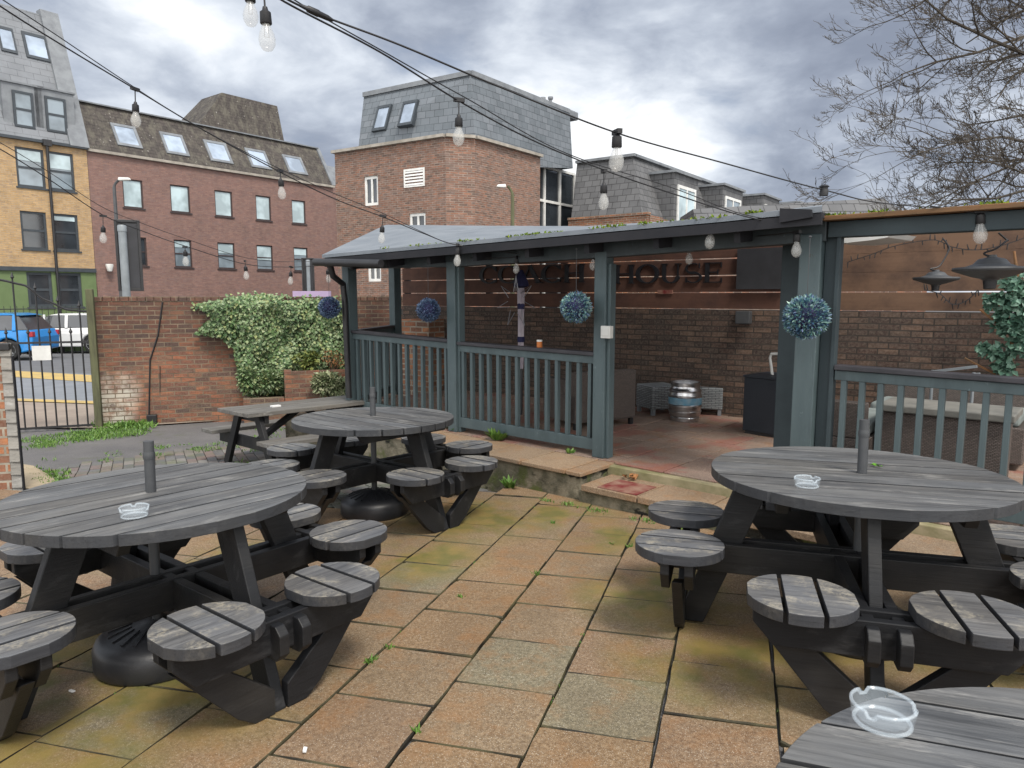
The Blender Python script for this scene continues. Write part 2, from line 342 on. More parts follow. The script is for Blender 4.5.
M['brick_yard2'] = brick('dark_shelter_brick', [(.030,.019,.017),(.055,.031,.024),(.08,.044,.033),(.14,.085,.058),(.042,.031,.028)], (.062,.052,.044), .19, .062, .007, dirt=.5)
M['brick_orange'] = brick('orange_pier_brick', [(.12,.06,.04),(.30,.10,.04),(.42,.17,.07)], (.35,.31,.25), .225, .078, .010, dirt=.3)
M['brick_purple'] = brick('purple_red_brick', [(.155,.082,.072),(.21,.112,.094),(.245,.135,.108),(.165,.102,.096)], (.20,.15,.145), .225, .075, .006, dirt=.3, bump=.2)
M['brick_red'] = brick('mottled_red_brick', [(.08,.048,.04),(.20,.085,.055),(.27,.115,.07),(.23,.13,.10),(.13,.085,.078)], (.29,.235,.195), .225, .075, .010, dirt=.15, bump=.3)
M['brick_yellow'] = brick('yellow_stock_brick', [(.36,.225,.10),(.49,.315,.15),(.44,.29,.15),(.29,.19,.115)], (.40,.33,.23), .225, .075, .008, dirt=.28, bump=.2)
M['slate_grey'] = slate('grey_slate', (.10,.115,.13), (.15,.165,.185), .36, .24)
M['slate_warm'] = slate('weathered_grey_slate', (.085,.086,.09), (.125,.126,.13), .36, .24, ms=.012)
M['slate_new'] = slate('pale_grey_slate', (.155,.165,.18), (.18,.19,.205), .6, .28, ms=.006)
M['tile_brown'] = slate('mossy_brown_tile', (.045,.039,.036), (.066,.056,.051), .24, .16, moss=(.15,.14,.11))
def slabmat(name, stops, moss=True, red=False, edge=False):
    t = NT(name); o = t.obj(); a = t.attr()
    col = t.ramp(a, stops, 'CONSTANT')
    col = t.mix(t.ramp(t.noise(o, 75, 4, .85), [(.36, 0), (.66, 1)]), t.mix(.50, col, (.03,.024,.018)), t.mix(.34, col, (.46,.37,.25)))   # grit
    col = t.mix(t.math('MULTIPLY', t.ramp(t.noise(o, 260, 2, .6), [(.61, 0), (.67, 1)]), .7), col, (.6,.55,.46))
    col = t.mix(t.math('MULTIPLY', t.ramp(t.noise(o, 2.3, 6, .65), [(.40, 0), (.66, 1)]), .5), col, t.mix(.55, col, (.10,.07,.045)))
    col = t.mix(t.math('MULTIPLY', t.ramp(t.noise(o, 5.5, 5, .7), [(.50, 0), (.68, 1)]), .45), col, (.26,.125,.045))
    if moss:
        sp = None
        for (cx, cy, r) in MOSS:
            d = t.n('ShaderNodeVectorMath', {'operation': 'DISTANCE'}, Vector=o); t.set(d, '#1', (cx, cy, 0))
            q = t.math('SUBTRACT', 1.0, t.math('DIVIDE', d.outputs['Value'], r), True)
            sp = q if sp is None else t.math('MAXIMUM', sp, q)
        f = t.math('MULTIPLY', t.math('MULTIPLY', sp, 1.9), t.ramp(t.noise(o, 3.2, 5, .62), [(.36, 0), (.60, 1)]), True)
        col = t.mix(t.math('MULTIPLY', f, .88), col, t.mix(t.ramp(t.noise(o, 6, 3), [(.4, 0), (.6, 1)]), (.20,.150,.045), (.12,.115,.032)))
    if red:
        f = t.ramp(t.noise(o, 2.6, 5, .6), [(.52, 0), (.60, 1)])
        col = t.mix(t.math('MULTIPLY', f, .38), col, (.25,.05,.045))
    if edge: col = t.mix(t.math('GREATER_THAN', a, 1.5), col, t.mix(t.ramp(t.noise(o, 6, 4), [(.38, 0), (.62, 1)]), (.020,.017,.012), (.085,.075,.038)))
    wet = t.ramp(t.noise(o, 1.7, 4, .6), [(.4, .5), (.62, .85)])
    t.bump(t.math('ADD', t.noise(o, 130, 4, .75), t.math('MULTIPLY', t.noise(o, 14, 3), .6)), .45, .004)
    return t.fin(col, wet, .35)
MOSS = []
for (u, v, r) in ((640,600,.42),(720,660,.55),(790,640,.65),(560,515,.55),(470,520,.7),(420,560,.5),(95,690,.8),(190,690,.6),(60,740,.6),(680,590,.4),(230,560,.5),(960,650,.5),(610,540,.4)):
    p = PU(u, v); MOSS.append((p.x, p.y, r))
TAN, ORG, PNK, GRN = (.198,.126,.066), (.218,.122,.052), (.198,.112,.060), (.155,.140,.086)
M['slab'] = slabmat('gritty_paving_slabs', [(0, TAN), (.28, ORG), (.55, PNK), (.80, TAN), (.92, GRN)], edge=True)
M['slab_sand'] = slabmat('sandy_plinth_slabs', [(0, (.29,.185,.115)), (.4, (.32,.21,.13)), (.7, (.26,.175,.115))], False)
M['slab_red'] = slabmat('worn_red_floor_tiles', [(0, (.25,.165,.145)), (.4, (.28,.19,.165)), (.75, (.22,.14,.125))], False, True)
def sett():
    t = NT('worn_block_paving'); o = t.obj()
    col = t.ramp(t.island(), [(0, (.10,.10,.105)), (.4, (.15,.145,.145)), (.7, (.17,.125,.115)), (1, (.20,.19,.18))])
    col = t.mix(t.math('MULTIPLY', t.ramp(t.noise(o, 2.5, 6, .7), [(.45, 0), (.68, 1)]), .7), col, (.10,.12,.055))
    t.bump(t.noise(o, 80, 4, .7), .4, .004); return t.fin(col, .85, .3)
M['sett'] = sett()
def asphalt():
    t = NT('worn_tarmac'); o = t.obj()
    col = t.mix(t.ramp(t.noise(o, 1.2, 6, .65), [(.35, 0), (.68, 1)]), (.085,.083,.088), (.135,.13,.13))
    col = t.mix(t.ramp(t.noise(o, 150, 2, .7), [(.45, 0), (.7, .6)]), col, (.23,.22,.21))
    col = t.mix(t.math('MULTIPLY', t.ramp(t.noise(o, 3.3, 6, .7), [(.56, 0), (.66, 1)]), .45), col, (.07,.085,.035))
    t.bump(t.noise(o, 120, 3, .7), .4, .005); return t.fin(col, .85, .3)
M['asphalt'] = asphalt()
M['road'] = plain('blue_grey_road', (.21,.225,.25), (.17,.185,.205), 1.5, .85, .3, .3, 80)
M['road_dk'] = plain('dark_road', (.14,.145,.155), (.115,.12,.13), 1.5, .85, .3, .3, 80)
def rubble():
    t = NT('mossy_rubble_wall'); o = t.obj()
    col = t.mix(t.ramp(t.noise(o, 6, 5, .65), [(.38, 0), (.62, 1)]), (.26,.23,.17), (.09,.085,.06))
    col = t.mix(t.ramp(t.noise(o, 3.0, 5, .6), [(.52, 0), (.62, .85)]), col, (.11,.13,.04))
    col = t.mix(t.ramp(t.noise(o, 2.6, 4, .6, (1,1,2)), [(.55, 0), (.59, .95)]), col, (.02,.02,.018))
    t.bump(t.noise(o, 12, 6, .7), 1.0, .03); return t.fin(col, .9, .2)
M['rubble'] = rubble()
M['riser'] = plain('pale_mossy_concrete', (.34,.29,.19), (.17,.16,.08), 5, .9, .2, .5, 40)
def boards():
    t = NT('stained_fence_boards'); o = t.obj(); isl = t.island()
    so = t.n('ShaderNodeSeparateXYZ', Vector=o).outputs
    g = t.noise(o, 9, 6, .65, (.12, 2, 2), .4)
    dk = t.mix(g, (.075,.036,.026), (.125,.063,.045)); lt = t.mix(g, (.13,.070,.042), (.27,.165,.105)); lt = t.mix(t.math('MULTIPLY', isl, .55), lt, (.085,.052,.036))
    f = t.attr()
    col = t.mix(f, dk, lt)  # boards inside the shelter take the darker tone, shade put into their colour
    col = t.mix(t.math('MULTIPLY', t.ramp(t.noise(o, 2.2, 5, .7), [(.44, 0), (.64, 1)]), .8), col, t.mix(.7, col, (.03,.02,.02)))
    t.bump(g, .4, .004); return t.fin(col, .75, .25)
M['boards'] = boards()

# ================================================================ GROUND
# one sheet to the horizon (yard tarmac); heights in the patio frame, slight fall to the gate
mb = MB()
xs = [-400, -60, -20, -8] + [-6 + .5*i for i in range(33)] + [14, 30, 80, 400]
ys = [-10, 0, 3] + [4 + .25*i for i in range(17)] + [9, 12, 20, 40, 62]
rows = []
for y in ys:
    rows.append(mb.pts([W(x, y, gz(x, y) - .024) for x in xs]))
zf = W(0, 62, -.222).z
rows.append(mb.pts([(x, 900, zf) for x in xs]))
for a, b in zip(rows, rows[1:]):
    for i in range(len(xs)-1): mb.face((a+i, a+i+1, b+i+1, b+i))
structure(mb.build('ground', M['asphalt']))
# patio slabs, each its own raised block
E1 = (math.sin(math.radians(17.9)), math.cos(math.radians(17.9))); EP = (E1[1], -E1[0]); SW = .404
def pq(x, y): return x*EP[0] + y*EP[1], x*E1[0] + y*E1[1]
def xy(p, q): return p*EP[0] + q*E1[0], p*EP[1] + q*E1[1]
OFF = {0: .243, -1: .03, -2: .216, -3: .376, 1: .061}
grn = [pq(*PU(522, 664)[:2]), pq(*PU(607, 705)[:2])]
def patio_ok(x, y):
    if x > -.25: return y < 6.0
    if x > -1.9: return y < 4.72 + .56*(x + 1.9)
    return y < 4.72 or (x < -3.3 and y < 5.55)
mb = MB()
for k in range(-14, 16):
    p0 = -.629 + SW*k; off = OFF.get(k, (k*.397) % .404)
    for j in range(-1, 20):
        q0 = off + .404*j - .026*0
        cx, cy = xy(p0 + SW/2, q0 + .21)
        if cy < .25 or not patio_ok(cx, cy) or cx < -5.2 or cx > 5: continue
        mb.t = R()*.9
        for gp, gq in grn:
            if p0 < gp < p0+SW and q0 < gq - .013 < q0+.404: mb.t = .96
        if R() < .04: mb.t = .95
        g = .003; dz = U(-.002, .004); tl = [U(-.0025, .0025) for _ in range(4)]
        c = [(p0+g, q0+g), (p0+SW-g, q0+.026+g*.3), (p0+SW-g, q0+.43-g), (p0+g, q0+.404-g)]
        jt = [U(-.003, .003) for _ in range(8)]
        c = [(a+jt[2*i], b+jt[2*i+1]) for i, (a, b) in enumerate(c)]
        P = [xy(*a) for a in c]
        ins = [(a + (cx-a)*.012, b + (cy-b)*.012) for a, b in P]
        z4 = [-.003+dz+tl[i] for i in range(4)]; tt = mb.t; Pn, zt_ = [], []
        for i in range(4):
            (ax, ay), (bx2, by2) = P[i], P[(i+1) % 4]; L2 = math.hypot(bx2-ax, by2-ay); nx, ny = -(by2-ay)/L2, (bx2-ax)/L2
            chip = U(.004, .022) if R() < .16 else U(0, .004)
            for f in (0, .06, .22, .4, .6, .78, .94):
                d_ = U(-.0015, .0022) + (chip if f == 0 else chip*.35 if f in (.06,) else 0)
                if f == 0: v_ = Vector((cx-ax, cy-ay)).normalized()*chip; Pn.append((ax+v_.x, ay+v_.y))
                else: Pn.append((ax+(bx2-ax)*f+nx*d_, ay+(by2-ay)*f+ny*d_))
                zt_.append(z4[i]+(z4[(i+1)%4]-z4[i])*f)
        P = Pn; NP = len(P)
        def inset(k, w0=None):
            out = []
            for i, (a, b) in enumerate(P):
                v = Vector((cx-a, cy-b)); v = v.normalized()*k*1.3; out.append((a+v.x, b+v.y))
            return out
        I1 = inset(.0024*U(.6,1.6)); o1 = mb.pts([W(a, b, -.045) for a, b in P]); o2 = mb.pts([W(a, b, z-.006) for (a, b), z in zip(P, zt_)]); o3 = mb.pts([W(a, b, z) for (a, b), z in zip(I1, zt_)])
        mb.face(range(o3, o3+NP)); mb.t = 2.0
        for i in range(NP):
            j = (i+1) % NP; mb.face((o1+i, o1+j, o2+j, o2+i)); mb.face((o2+i, o2+j, o3+j, o3+i))
        mb.t = tt
o = mb.build('patio', M['slab'])
# keep textures in patio coordinates
structure(o)
# block paving between patio and path
mb = MB()
for i in range(-50, 50):
    for j in range(-40, 41):
        a = math.radians(28); bx_, by_ = .105*i, .21*j + (.105 if i % 2 else 0)
        x = -2.6 + bx_*math.cos(a) - by_*math.sin(a); y = 6.1 + bx_*math.sin(a) + by_*math.cos(a)
        if patio_ok(x, y-.12) or x > .1 or x < -4.9: continue
        lim = min(7.65 + 1.0*(x+4.9), 8.37 + .5*(x+4.2), 9.0) + .10*math.sin(x*3)
        if y > lim or y < 4.5 or (x < -3.75 and y < 6.62) or R() < .03: continue
        ca, sa = math.cos(a), math.sin(a); w, l = .049, .1
        P = [(x + p*ca - q*sa, y + p*sa + q*ca) for p, q in ((-w,-l),(w,-l),(w,l),(-w,l))]
        dz = U(-.004, .004)
        mb.hexa([W(px, py, gz(px, py) - .04) for px, py in P] + [W(px, py, gz(px, py) - .004 + dz) for px, py in P])
structure(mb.build('block_paving', M['sett'], bevel=.003, seg=1))
# road beyond the gate, laid as sheets 4 mm apart
def strip(name, pts, lift, mat, z=-.2):
    mb = MB(); mb.poly([W(p.x, p.y, z + lift) for p in pts]); return structure(mb.build(name, mat))
def pp(u, v): return PU(u, v, -.2)
strip('footpath', [pp(-900, 424), pp(100, 428), pp(330, 413.5), pp(330, 406), pp(110, 403.5), pp(-900, 372)], .0, M['pave'])
mb = MB()
for a, b in ((pp(-900, 371), pp(110, 403)),):
    d = Vector((b.x-a.x, b.y-a.y, 0)).normalized(); n_ = Vector((-d.y, d.x, 0))
    P = [a, b + d*8, b + d*8 + n_*.16, a + n_*.16]
    mb.hexa([W(p.x, p.y, -.26) for p in P] + [W(p.x, p.y, -.185) for p in P])
structure(mb.build('kerb', M['stone'], bevel=.01))
strip('road', [pp(-900, 370), pp(110, 402), pp(420, 405), pp(420, 345), pp(110, 345), pp(-900, 338)], .002, M['road'])
strip('road_far_lane', [pp(-900, 355), pp(110, 374), pp(420, 376), pp(420, 344), pp(110, 344), pp(-900, 336)], .006, M['road_dk'])
strip('yellow_line', [pp(-300, 357), pp(110, 383.5), pp(420, 386), pp(420, 380), pp(110, 376.5), pp(-300, 353)], .010, M['kerb'])
strip('kerb_line', [pp(-300, 390), pp(110, 405), pp(330, 408), pp(330, 405.6), pp(110, 402.6), pp(-300, 388)], .016, M['kerb'])
mb = MB(); mb.poly([W(p.x, p.y, gz(p.x, p.y) + .006) for p in [pp(-30, 497), PU(62, 488, -.03), PU(52, 471, -.1), PU(33, 459, -.12), PU(20, 457, -.12), PU(-40, 470, -.1)]]); structure(mb.build('sandy_path', M['pale_slab']))

# ================================================================ PAVILION FRAME
A0 = WU(601, 460, 5.85); D0 = WU(808, 499, 4.72)
ex = Vector((D0.x-A0.x, D0.y-A0.y, 0)).normalized(); ang = math.atan2(ex.y, ex.x)
FZ = .09
PM = Matrix.Translation((A0.x, A0.y, 0)) @ Matrix.Rotation(ang, 4, 'Z'); PI_ = PM.inverted()
def L(u, v, y): return PI_ @ WU(u, v, y)
def hitL(u, v, p, n, IM=PI_):     # pixel ray against a plane given in local coordinates
    o = IM @ CAM; d = IM.to_3x3() @ ray(u, v, TW); p, n = Vector(p), Vector(n)
    return o + d * ((p-o).dot(n) / d.dot(n))
def HF(u, v, y=0): return hitL(u, v, (0, y, 0), (0, 1, 0))
xB = HF(455, 300).x; xC = HF(350, 300).x; xD = HF(811, 300).x; xR0 = HF(1075, 380).x; xR = xR0 + .9
xS = HF(581, 478, -.58).x         # end of the raised plinth
# plinth and floors
def tiles(mb, x0, x1, y0, y1, z0, z1, sx, sy, gap=.006, stag=.5):
    i = 0; x = x0
    while x < x1 - .02:
        xe = min(x + sx, x1); y = y0 - (sy*stag if i % 2 else 0)
        while y < y1 - .02:
            a, b = max(y, y0), min(y + sy, y1); y += sy
            if b - a < .03: continue
            mb.t = R(); d = U(-.003, .003)
            mb.bx(x+gap, xe-gap, a+gap, b-gap, z0, z1+d)
        x = xe; i += 1
pl = thing('plinth', None, None, M=PM); structure(pl)
mb = MB(); mb.bx(xC-.6, xS-.03, -.54, 4.2, -.5, FZ-.035); mb.bx(xS-.03, xR+1.2, -.57, -.181, -.5, -.04)
mb.build('plinth_wall', M['rubble'], pl, bevel=.01)
mb = MB(); mb.bx(xS-.028, xR+1.2, -.178, 4.2, -.5, FZ-.014); mb.build('riser', M['riser'], pl, bevel=.008)
mb = MB(); tiles(mb, xC-.6, xS, -.58, -.09, FZ-.034, FZ, .46, .6, .006, 0); mb.build('edging_slab', M['slab_sand'], pl, bevel=.006)
mb = MB(); tiles(mb, xS+.01, xR+1.2, -.61, -.17, -.039, -.004+.014, .5, .6, .006, 0); mb.build('step_slab', M['slab_sand'], pl, bevel=.006)
mb = MB(); tiles(mb, xC-.6, xS, -.085, 4.2, FZ-.013, FZ, .45, .45); tiles(mb, xS, xR+1.2, -.12, 4.2, FZ-.013, FZ, .45, .45); mb.build('floor_tile', M['slab_red'], pl, bevel=.004)
mb = MB(); a, b = HF(590, 484, -.45), HF(632, 494, -.35); mb.bx(xS+.16, xS+.50, -.59, -.30, .012, .0165); mb.build('red_paint_patch', M['red'], pl)
# ---------------- shelter
pv = thing('shelter', 'dark teal timber shelter with grey felt lean-to roof over a red tiled floor', 'shelter', M=PM)
PW = .115
zbA = HF(603, 258).z; zbD = HF(800, 243).z; zbB = HF(455, 267).z; zbC = HF(355, 268.5).z
def post(x, y, zt, w=PW, mat='teal', half=True, z0=FZ):
    mb = MB(); mb.bx(x-w/2, x+w/2, y-w/2, y+w/2, z0, zt); return mb.build('post', M[mat], pv, bevel=.006)
post(0, 0, zbA+.05); post(xB, 0, zbB+.05, .12); post(xC, 0, zbC+.04, .12, 'teal'); post(xD, 0, zbD+.05, .14)
for x, s in ((0, 1), (xB, 1)):   # half posts carrying the rails
    mb = MB(); mb.bx(x+PW/2+.002, x+PW/2+.03, -.03, .05, FZ, zbA-.05 if x == 0 else zbB); mb.build('half_post', M['teal'], pv, bevel=.004)
mb = MB(); mb.bx(xD-.32, xD-.10, .30, .36, FZ, zbD+.12); mb.build('side_board', M['teal_dark'], pv, bevel=.004)
mb = MB(); mb.bx(xD+.073, xD+.15, .0, .08, FZ, zbD+.03); mb.bx(xD+.153, xD+.18, -.035, .035, FZ, zbD+.03); mb.build('half_post', M['teal_dark'], pv, bevel=.004)
E_ = L(396, 340, 9.7); post(E_.x, E_.y, HF(396, 255).z+.1, .12, 'teal')
# beam in bays
def beam(x0, z0, x1, z1, h=.15, y=0, w=.11, mat='teal_shade'):
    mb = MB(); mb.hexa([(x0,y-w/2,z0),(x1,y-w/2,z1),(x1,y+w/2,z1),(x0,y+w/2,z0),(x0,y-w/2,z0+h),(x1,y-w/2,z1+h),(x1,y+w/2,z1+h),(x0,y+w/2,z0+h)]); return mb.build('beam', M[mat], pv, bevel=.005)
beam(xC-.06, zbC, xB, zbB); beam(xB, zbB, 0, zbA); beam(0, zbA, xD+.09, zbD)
# roof: eave polygon from the photo, rising to the back wall
EV = -.34                           # eave overhang (local y)
ev = [HF(u, v, EV) for u, v in ((322, 258), (455, 246), (590, 233.5), (720, 222), (764, 217.5))]
ev.append(HF(822, 212, EV))
zback = hitL(395, 228, (0, 2.2, 0), (0, 1, 0)).z
xb0 = hitL(396, 228, (0, 2.2, 0), (0, 1, 0)).x
bk = []
for i, e in enumerate(ev):
    t = i/(len(ev)-1); x = xb0 + (xD+.02-xb0)*t
    bk.append(Vector((x, 2.35, zback if t < .6 else zback + (t-.6)*.0)))
bk = [hitL(u, v, (0, 2.30, 0), (0, 1, 0)) for u, v in ((396,228),(490,228.3),(585,229),(680,223.5),(764,215.5),(822,208.5))]
bk[0].y = 2.1
mb = MB(); n_ = len(ev); th = .035
for i in range(n_-1):
    a, b, c, d = ev[i], ev[i+1], bk[i+1], bk[i]; z = Vector((0,0,th))
    mb.hexa([a, b, c, d, a+z, b+z, c+z, d+z])
mb.build('roof', M['felt'], pv)
mb = MB()
for i in range(n_-1):
    a, b, c, d = [p - Vector((0,0,.006)) for p in (ev[i], ev[i+1], bk[i+1], bk[i])]; z = Vector((0,0,.05))
    a, b = a + Vector((0,.02,0)), b + Vector((0,.02,0))
    mb.hexa([a-z, b-z, c-z, d-z, a, b, c, d])
mb.build('soffit', M['soffit'], pv)
mb = MB()
for i in range(n_-1):
    a, b = ev[i], ev[i+1]; h0 = .075; y0, y1 = EV-.004, EV+.018
    mb.hexa([(a.x,y0,a.z-h0),(b.x,y0,b.z-h0),(b.x,y1,b.z-h0),(a.x,y1,a.z-h0),(a.x,y0,a.z-.008),(b.x,y0,b.z-.008),(b.x,y1,b.z-.008),(a.x,y1,a.z-.008)])
mb.build('fascia', M['soffit'], pv)
# gutter + downpipe at the left corner
mb = MB(); g0 = ev[0] + Vector((-.06, -.05, -.045)); mb.tube([g0, Vector((xB*.62+xC*.38, EV-.05, HF(400, 260, EV).z-.03))], .042, 10); mb.build('gutter', M['black_metal'], pv)
mb = MB(); d0 = HF(330, 264, EV-.03); d1 = HF(333, 276, EV+.02); d2 = HF(343, 284, -.12); d3 = HF(344.5, 300, -.1); d4 = HF(349, 398, -.1)
mb.tube([d0, d1, d2, d3, d4], .034, 10); mb.build('downpipe', M['black_metal'], pv)
# moss along the roof edge
mb = MB()
for _ in range(900):
    t = random.choice([U(.12,.3), U(.35,.45), U(.5,.62), U(.55,.98), U(.7,.95)]); seg = t*(n_-2); i = int(seg); f = seg-i
    p = ev[i].lerp(ev[i+1], f) + Vector((0, U(-.01,.10), th + U(-.012,.006)))
    if math.sin(p.x*9)+math.sin(p.x*23+1) < U(-1.2,.8): continue
    mb.leaf(p, Vector((U(-1,1),U(-1,1),U(.2,1.2))), Vector((U(-1,1),U(-1,1),1)), U(.015,.035), U(.012,.025))
tag(mb.build('roof_moss', M['moss']), None, None, kind='stuff').matrix_world = PM
def zbk(x):
    for p, q in zip(bk, bk[1:]):
        if p.x <= x <= q.x: return p.z+(q.z-p.z)*(x-p.x)/(q.x-p.x)
    return bk[0].z if x < bk[0].x else bk[-1].z
# rear structure: rafters visible under the roof
for x in [xC+.4+.62*i for i in range(9)]:
    if x > xD: break
    mb = MB(); e = min(1, max(0, (x-ev[0].x)/(ev[-1].x-ev[0].x))); ze = ev[0].z + (ev[-1].z-ev[0].z)*e
    mb.bar((x, EV+.08, ze-.10), (x, 2.1, zbk(x)-.16), .045, .09); mb.build('rafter', M['soffit'], pv)
# ---------------- railings
def railing(label, p0, p1, zt, nb, x_axis=True, z1t=None, capw=.10):
    th_ = thing('railing', label, 'railing', M=PM, group='teal railings of the shelter')
    p0, p1 = Vector(p0), Vector(p1); d = p1-p0; z1t = z1t or zt
    up = Vector((0,0,1))
    mb = MB(); mb.bar(p0+up*(zt-.016), p1+up*(z1t-.016), capw, .032); mb.build('rail_cap', M['cap'], th_, bevel=.004)
    mb = MB(); mb.bar(p0+up*(zt-.068), p1+up*(z1t-.068), .05, .065); mb.build('top_rail', M['teal'], th_, bevel=.004)
    zb = FZ+.10; mb = MB(); mb.bar(p0+up*zb, p1+up*zb, .05, .10); mb.build('bottom_rail', M['teal'], th_, bevel=.004)
    first = None
    for i in range(nb):
        f = (i+.5)/nb; q = p0 + d*f; ztop = zt+(z1t-zt)*f - .10
        mb = MB(); mb.bar((0,0,0), (0,0,ztop-zb-.052), .034, .042, up=(0,1,0))
        o = mb.build('baluster', M['teal'], th_, bevel=.003); o.location = q + up*(zb+.051) + Vector((0, U(-.003,.003), 0)); o.rotation_euler = (U(-.006,.006), U(-.006,.006), math.atan2(d.y, d.x))
    return th_
zr = HF(597, 352).z; zr0 = HF(461, 341.5).z; zc1 = HF(447, 338.8).z; zc0 = HF(353, 330).z
railing('teal railing with wide balusters between the two middle shelter posts, candle can on its cap', (xB+.062,0,0), (-.062,0,0), zr0, 14, z1t=zr)
railing('teal railing bay at the corner with the black downpipe, topiary ball hanging above it', (xC+.062,0,0), (xB-.062,0,0), zc0, 13, z1t=zc1)
zq0 = HF(828, 364).z; zq1 = HF(1024, 378).z
railing('teal railing at the right in front of the rattan seats, behind the big round table', (xD+.185,0,0), (xR,0,0), zq0, round(11*(xR-xD-.185)/(xR0-xD-.185)), z1t=zq0 + (zq1-zq0)*1.18*(xR-xD)/(xR0-xD))
post(xR+.06, 0, zbD+.05, .12)
railing('short side railing at the far left end of the shelter, back to the rear post', (xC,.062,0), (E_.x,E_.y-.06,0), zc0, 9, z1t=HF(398,325,E_.y).z)
# ---------------- back wall: brick below, boards above
Wa = Vector((-4.9, 2.10, 0)); wdir = Vector((1, .115, 0)).normalized(); wang = math.atan2(wdir.y, wdir.x)
WM = PM @ Matrix.Translation(Wa) @ Matrix.Rotation(wang, 4, 'Z'); WI = WM.inverted()
def HB(u, v, y=0): return hitL(u, v, (0, y, 0), (0, 1, 0), WI)
zsplit = HB(650, 308).z; zrow = [HB(650, v).z for v in (260, 276, 292, 308)]; bh_ = (zrow[0]-zrow[3])/3
XL, XR = HB(402, 330).x, 11.5
bw = thing('brick_wall', 'dark old brick wall at the back of the shelter below the timber boards', 'wall', M=WM)
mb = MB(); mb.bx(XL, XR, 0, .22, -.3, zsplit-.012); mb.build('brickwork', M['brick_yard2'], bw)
bf = thing('board_fence', 'horizontal stained timber board screen with thin light gaps above the brick wall', 'fence', M=WM)
xsplit = HB(832, 290).x
ztop = HB(900, 226).z
k = 0; z = zsplit
while z < ztop - .05:
    mb = MB()
    mb.t = 0.0; mb.bx(XL, xsplit, .03, .055, z, z+bh_-.012)
    mb.t = 1.0; mb.bx(xsplit+.002, XR, .03, .055, z, z+bh_-(.012 if k < 1 else .0006))
    mb.build('board', M['boards'], bf, bevel=.002, seg=1); z += bh_; k += 1
for x in [XL+.05, XL+1.6, xsplit, 7.6, 9.5]:
    mb = MB(); mb.bx(x-.04, x+.04, .058, .12, zsplit, z-.05); mb.build('fence_post', M['soffit'], bf)
# dark panel, wall box
a, b = HB(738, 249), HB(785, 289); mb = MB(); mb.bx(a.x, b.x, -.02, .02, b.z, a.z); tag(mb.build('notice_panel', M['panel']), 'plain dark panel fixed on the boards right of the sign lettering', 'panel').matrix_world = WM
a, b = HB(738, 311), HB(752, 324); mb = MB(); mb.bx(a.x, b.x, -.10, -.002, b.z, a.z); tag(mb.build('wall_box', M['pole'], bevel=.01), 'small grey box on the shaded brick wall under the boards', 'box').matrix_world = WM
# brick pier at the left end
a, b = HB(401, 319, -.35), HB(429, 345, -.35); mb = MB(); mb.bx(a.x, b.x, -.35, .0, -.2, a.z)
tag(mb.build('brick_pier', M['brick_orange'], bevel=.01), 'low square brick pier with flat top standing inside the left end of the shelter', 'pier').matrix_world = WM
mb = MB(); p = HB(400.5, 312, -.5); mb.box(p, (.06,.04,.08)); tag(mb.build('socket_box', M['white'], bevel=.008), 'small white socket box beside the rear left shelter post', 'socket').matrix_world = WM
# red scrap in the gap between boards
a, b = HB(657, 291), HB(672, 293); mb = MB(); mb.bx(a.x, b.x, .015, .028, b.z-.01, a.z+.012); tag(mb.build('red_tag', M['red']), 'small bright red strip in the gap between two fence boards', 'strip').matrix_world = WM
# ---------------- lettering
sg = thing('sign_lettering', 'large black serif letters COACH HOUSE fixed across the dark timber boards', 'sign', M=WM)
def stroke(mb, P, w):             # poly stroke with varying half widths, thin slab
    n = len(P); l, r = [], []
    for i in range(n):
        a, b = Vector(P[max(i-1,0)]), Vector(P[min(i+1,n-1)]); t = (b-a).normalized(); nn = Vector((-t.y, t.x)); q = Vector(P[i]); ww = w[i] if isinstance(w, list) else w
        l.append(q+nn*ww/2); r.append(q-nn*ww/2)
    for i in range(n-1):
        q = [r[i], r[i+1], l[i+1], l[i]]
        mb.hexa([(p.x, 0, p.y) for p in q] + [(p.x, -.02, p.y) for p in q])
def arc(cx, cy, rx, ry, a0, a1, n=18, thick=.17, thin=.05):
    P, w = [], []
    for i in range(n+1):
        a = math.radians(a0 + (a1-a0)*i/n); P.append((cx+rx*math.cos(a), cy+ry*math.sin(a))); w.append(thin + (thick-thin)*abs(math.cos(a))**1.2)
    return P, w
def serif(mb, x, y, w=.26): stroke(mb, [(x-w/2, y), (x+w/2, y)], .045)
def vbar(mb, x, w=.15): stroke(mb, [(x, 0), (x, 1)], w); serif(mb, x, .02); serif(mb, x, .98)
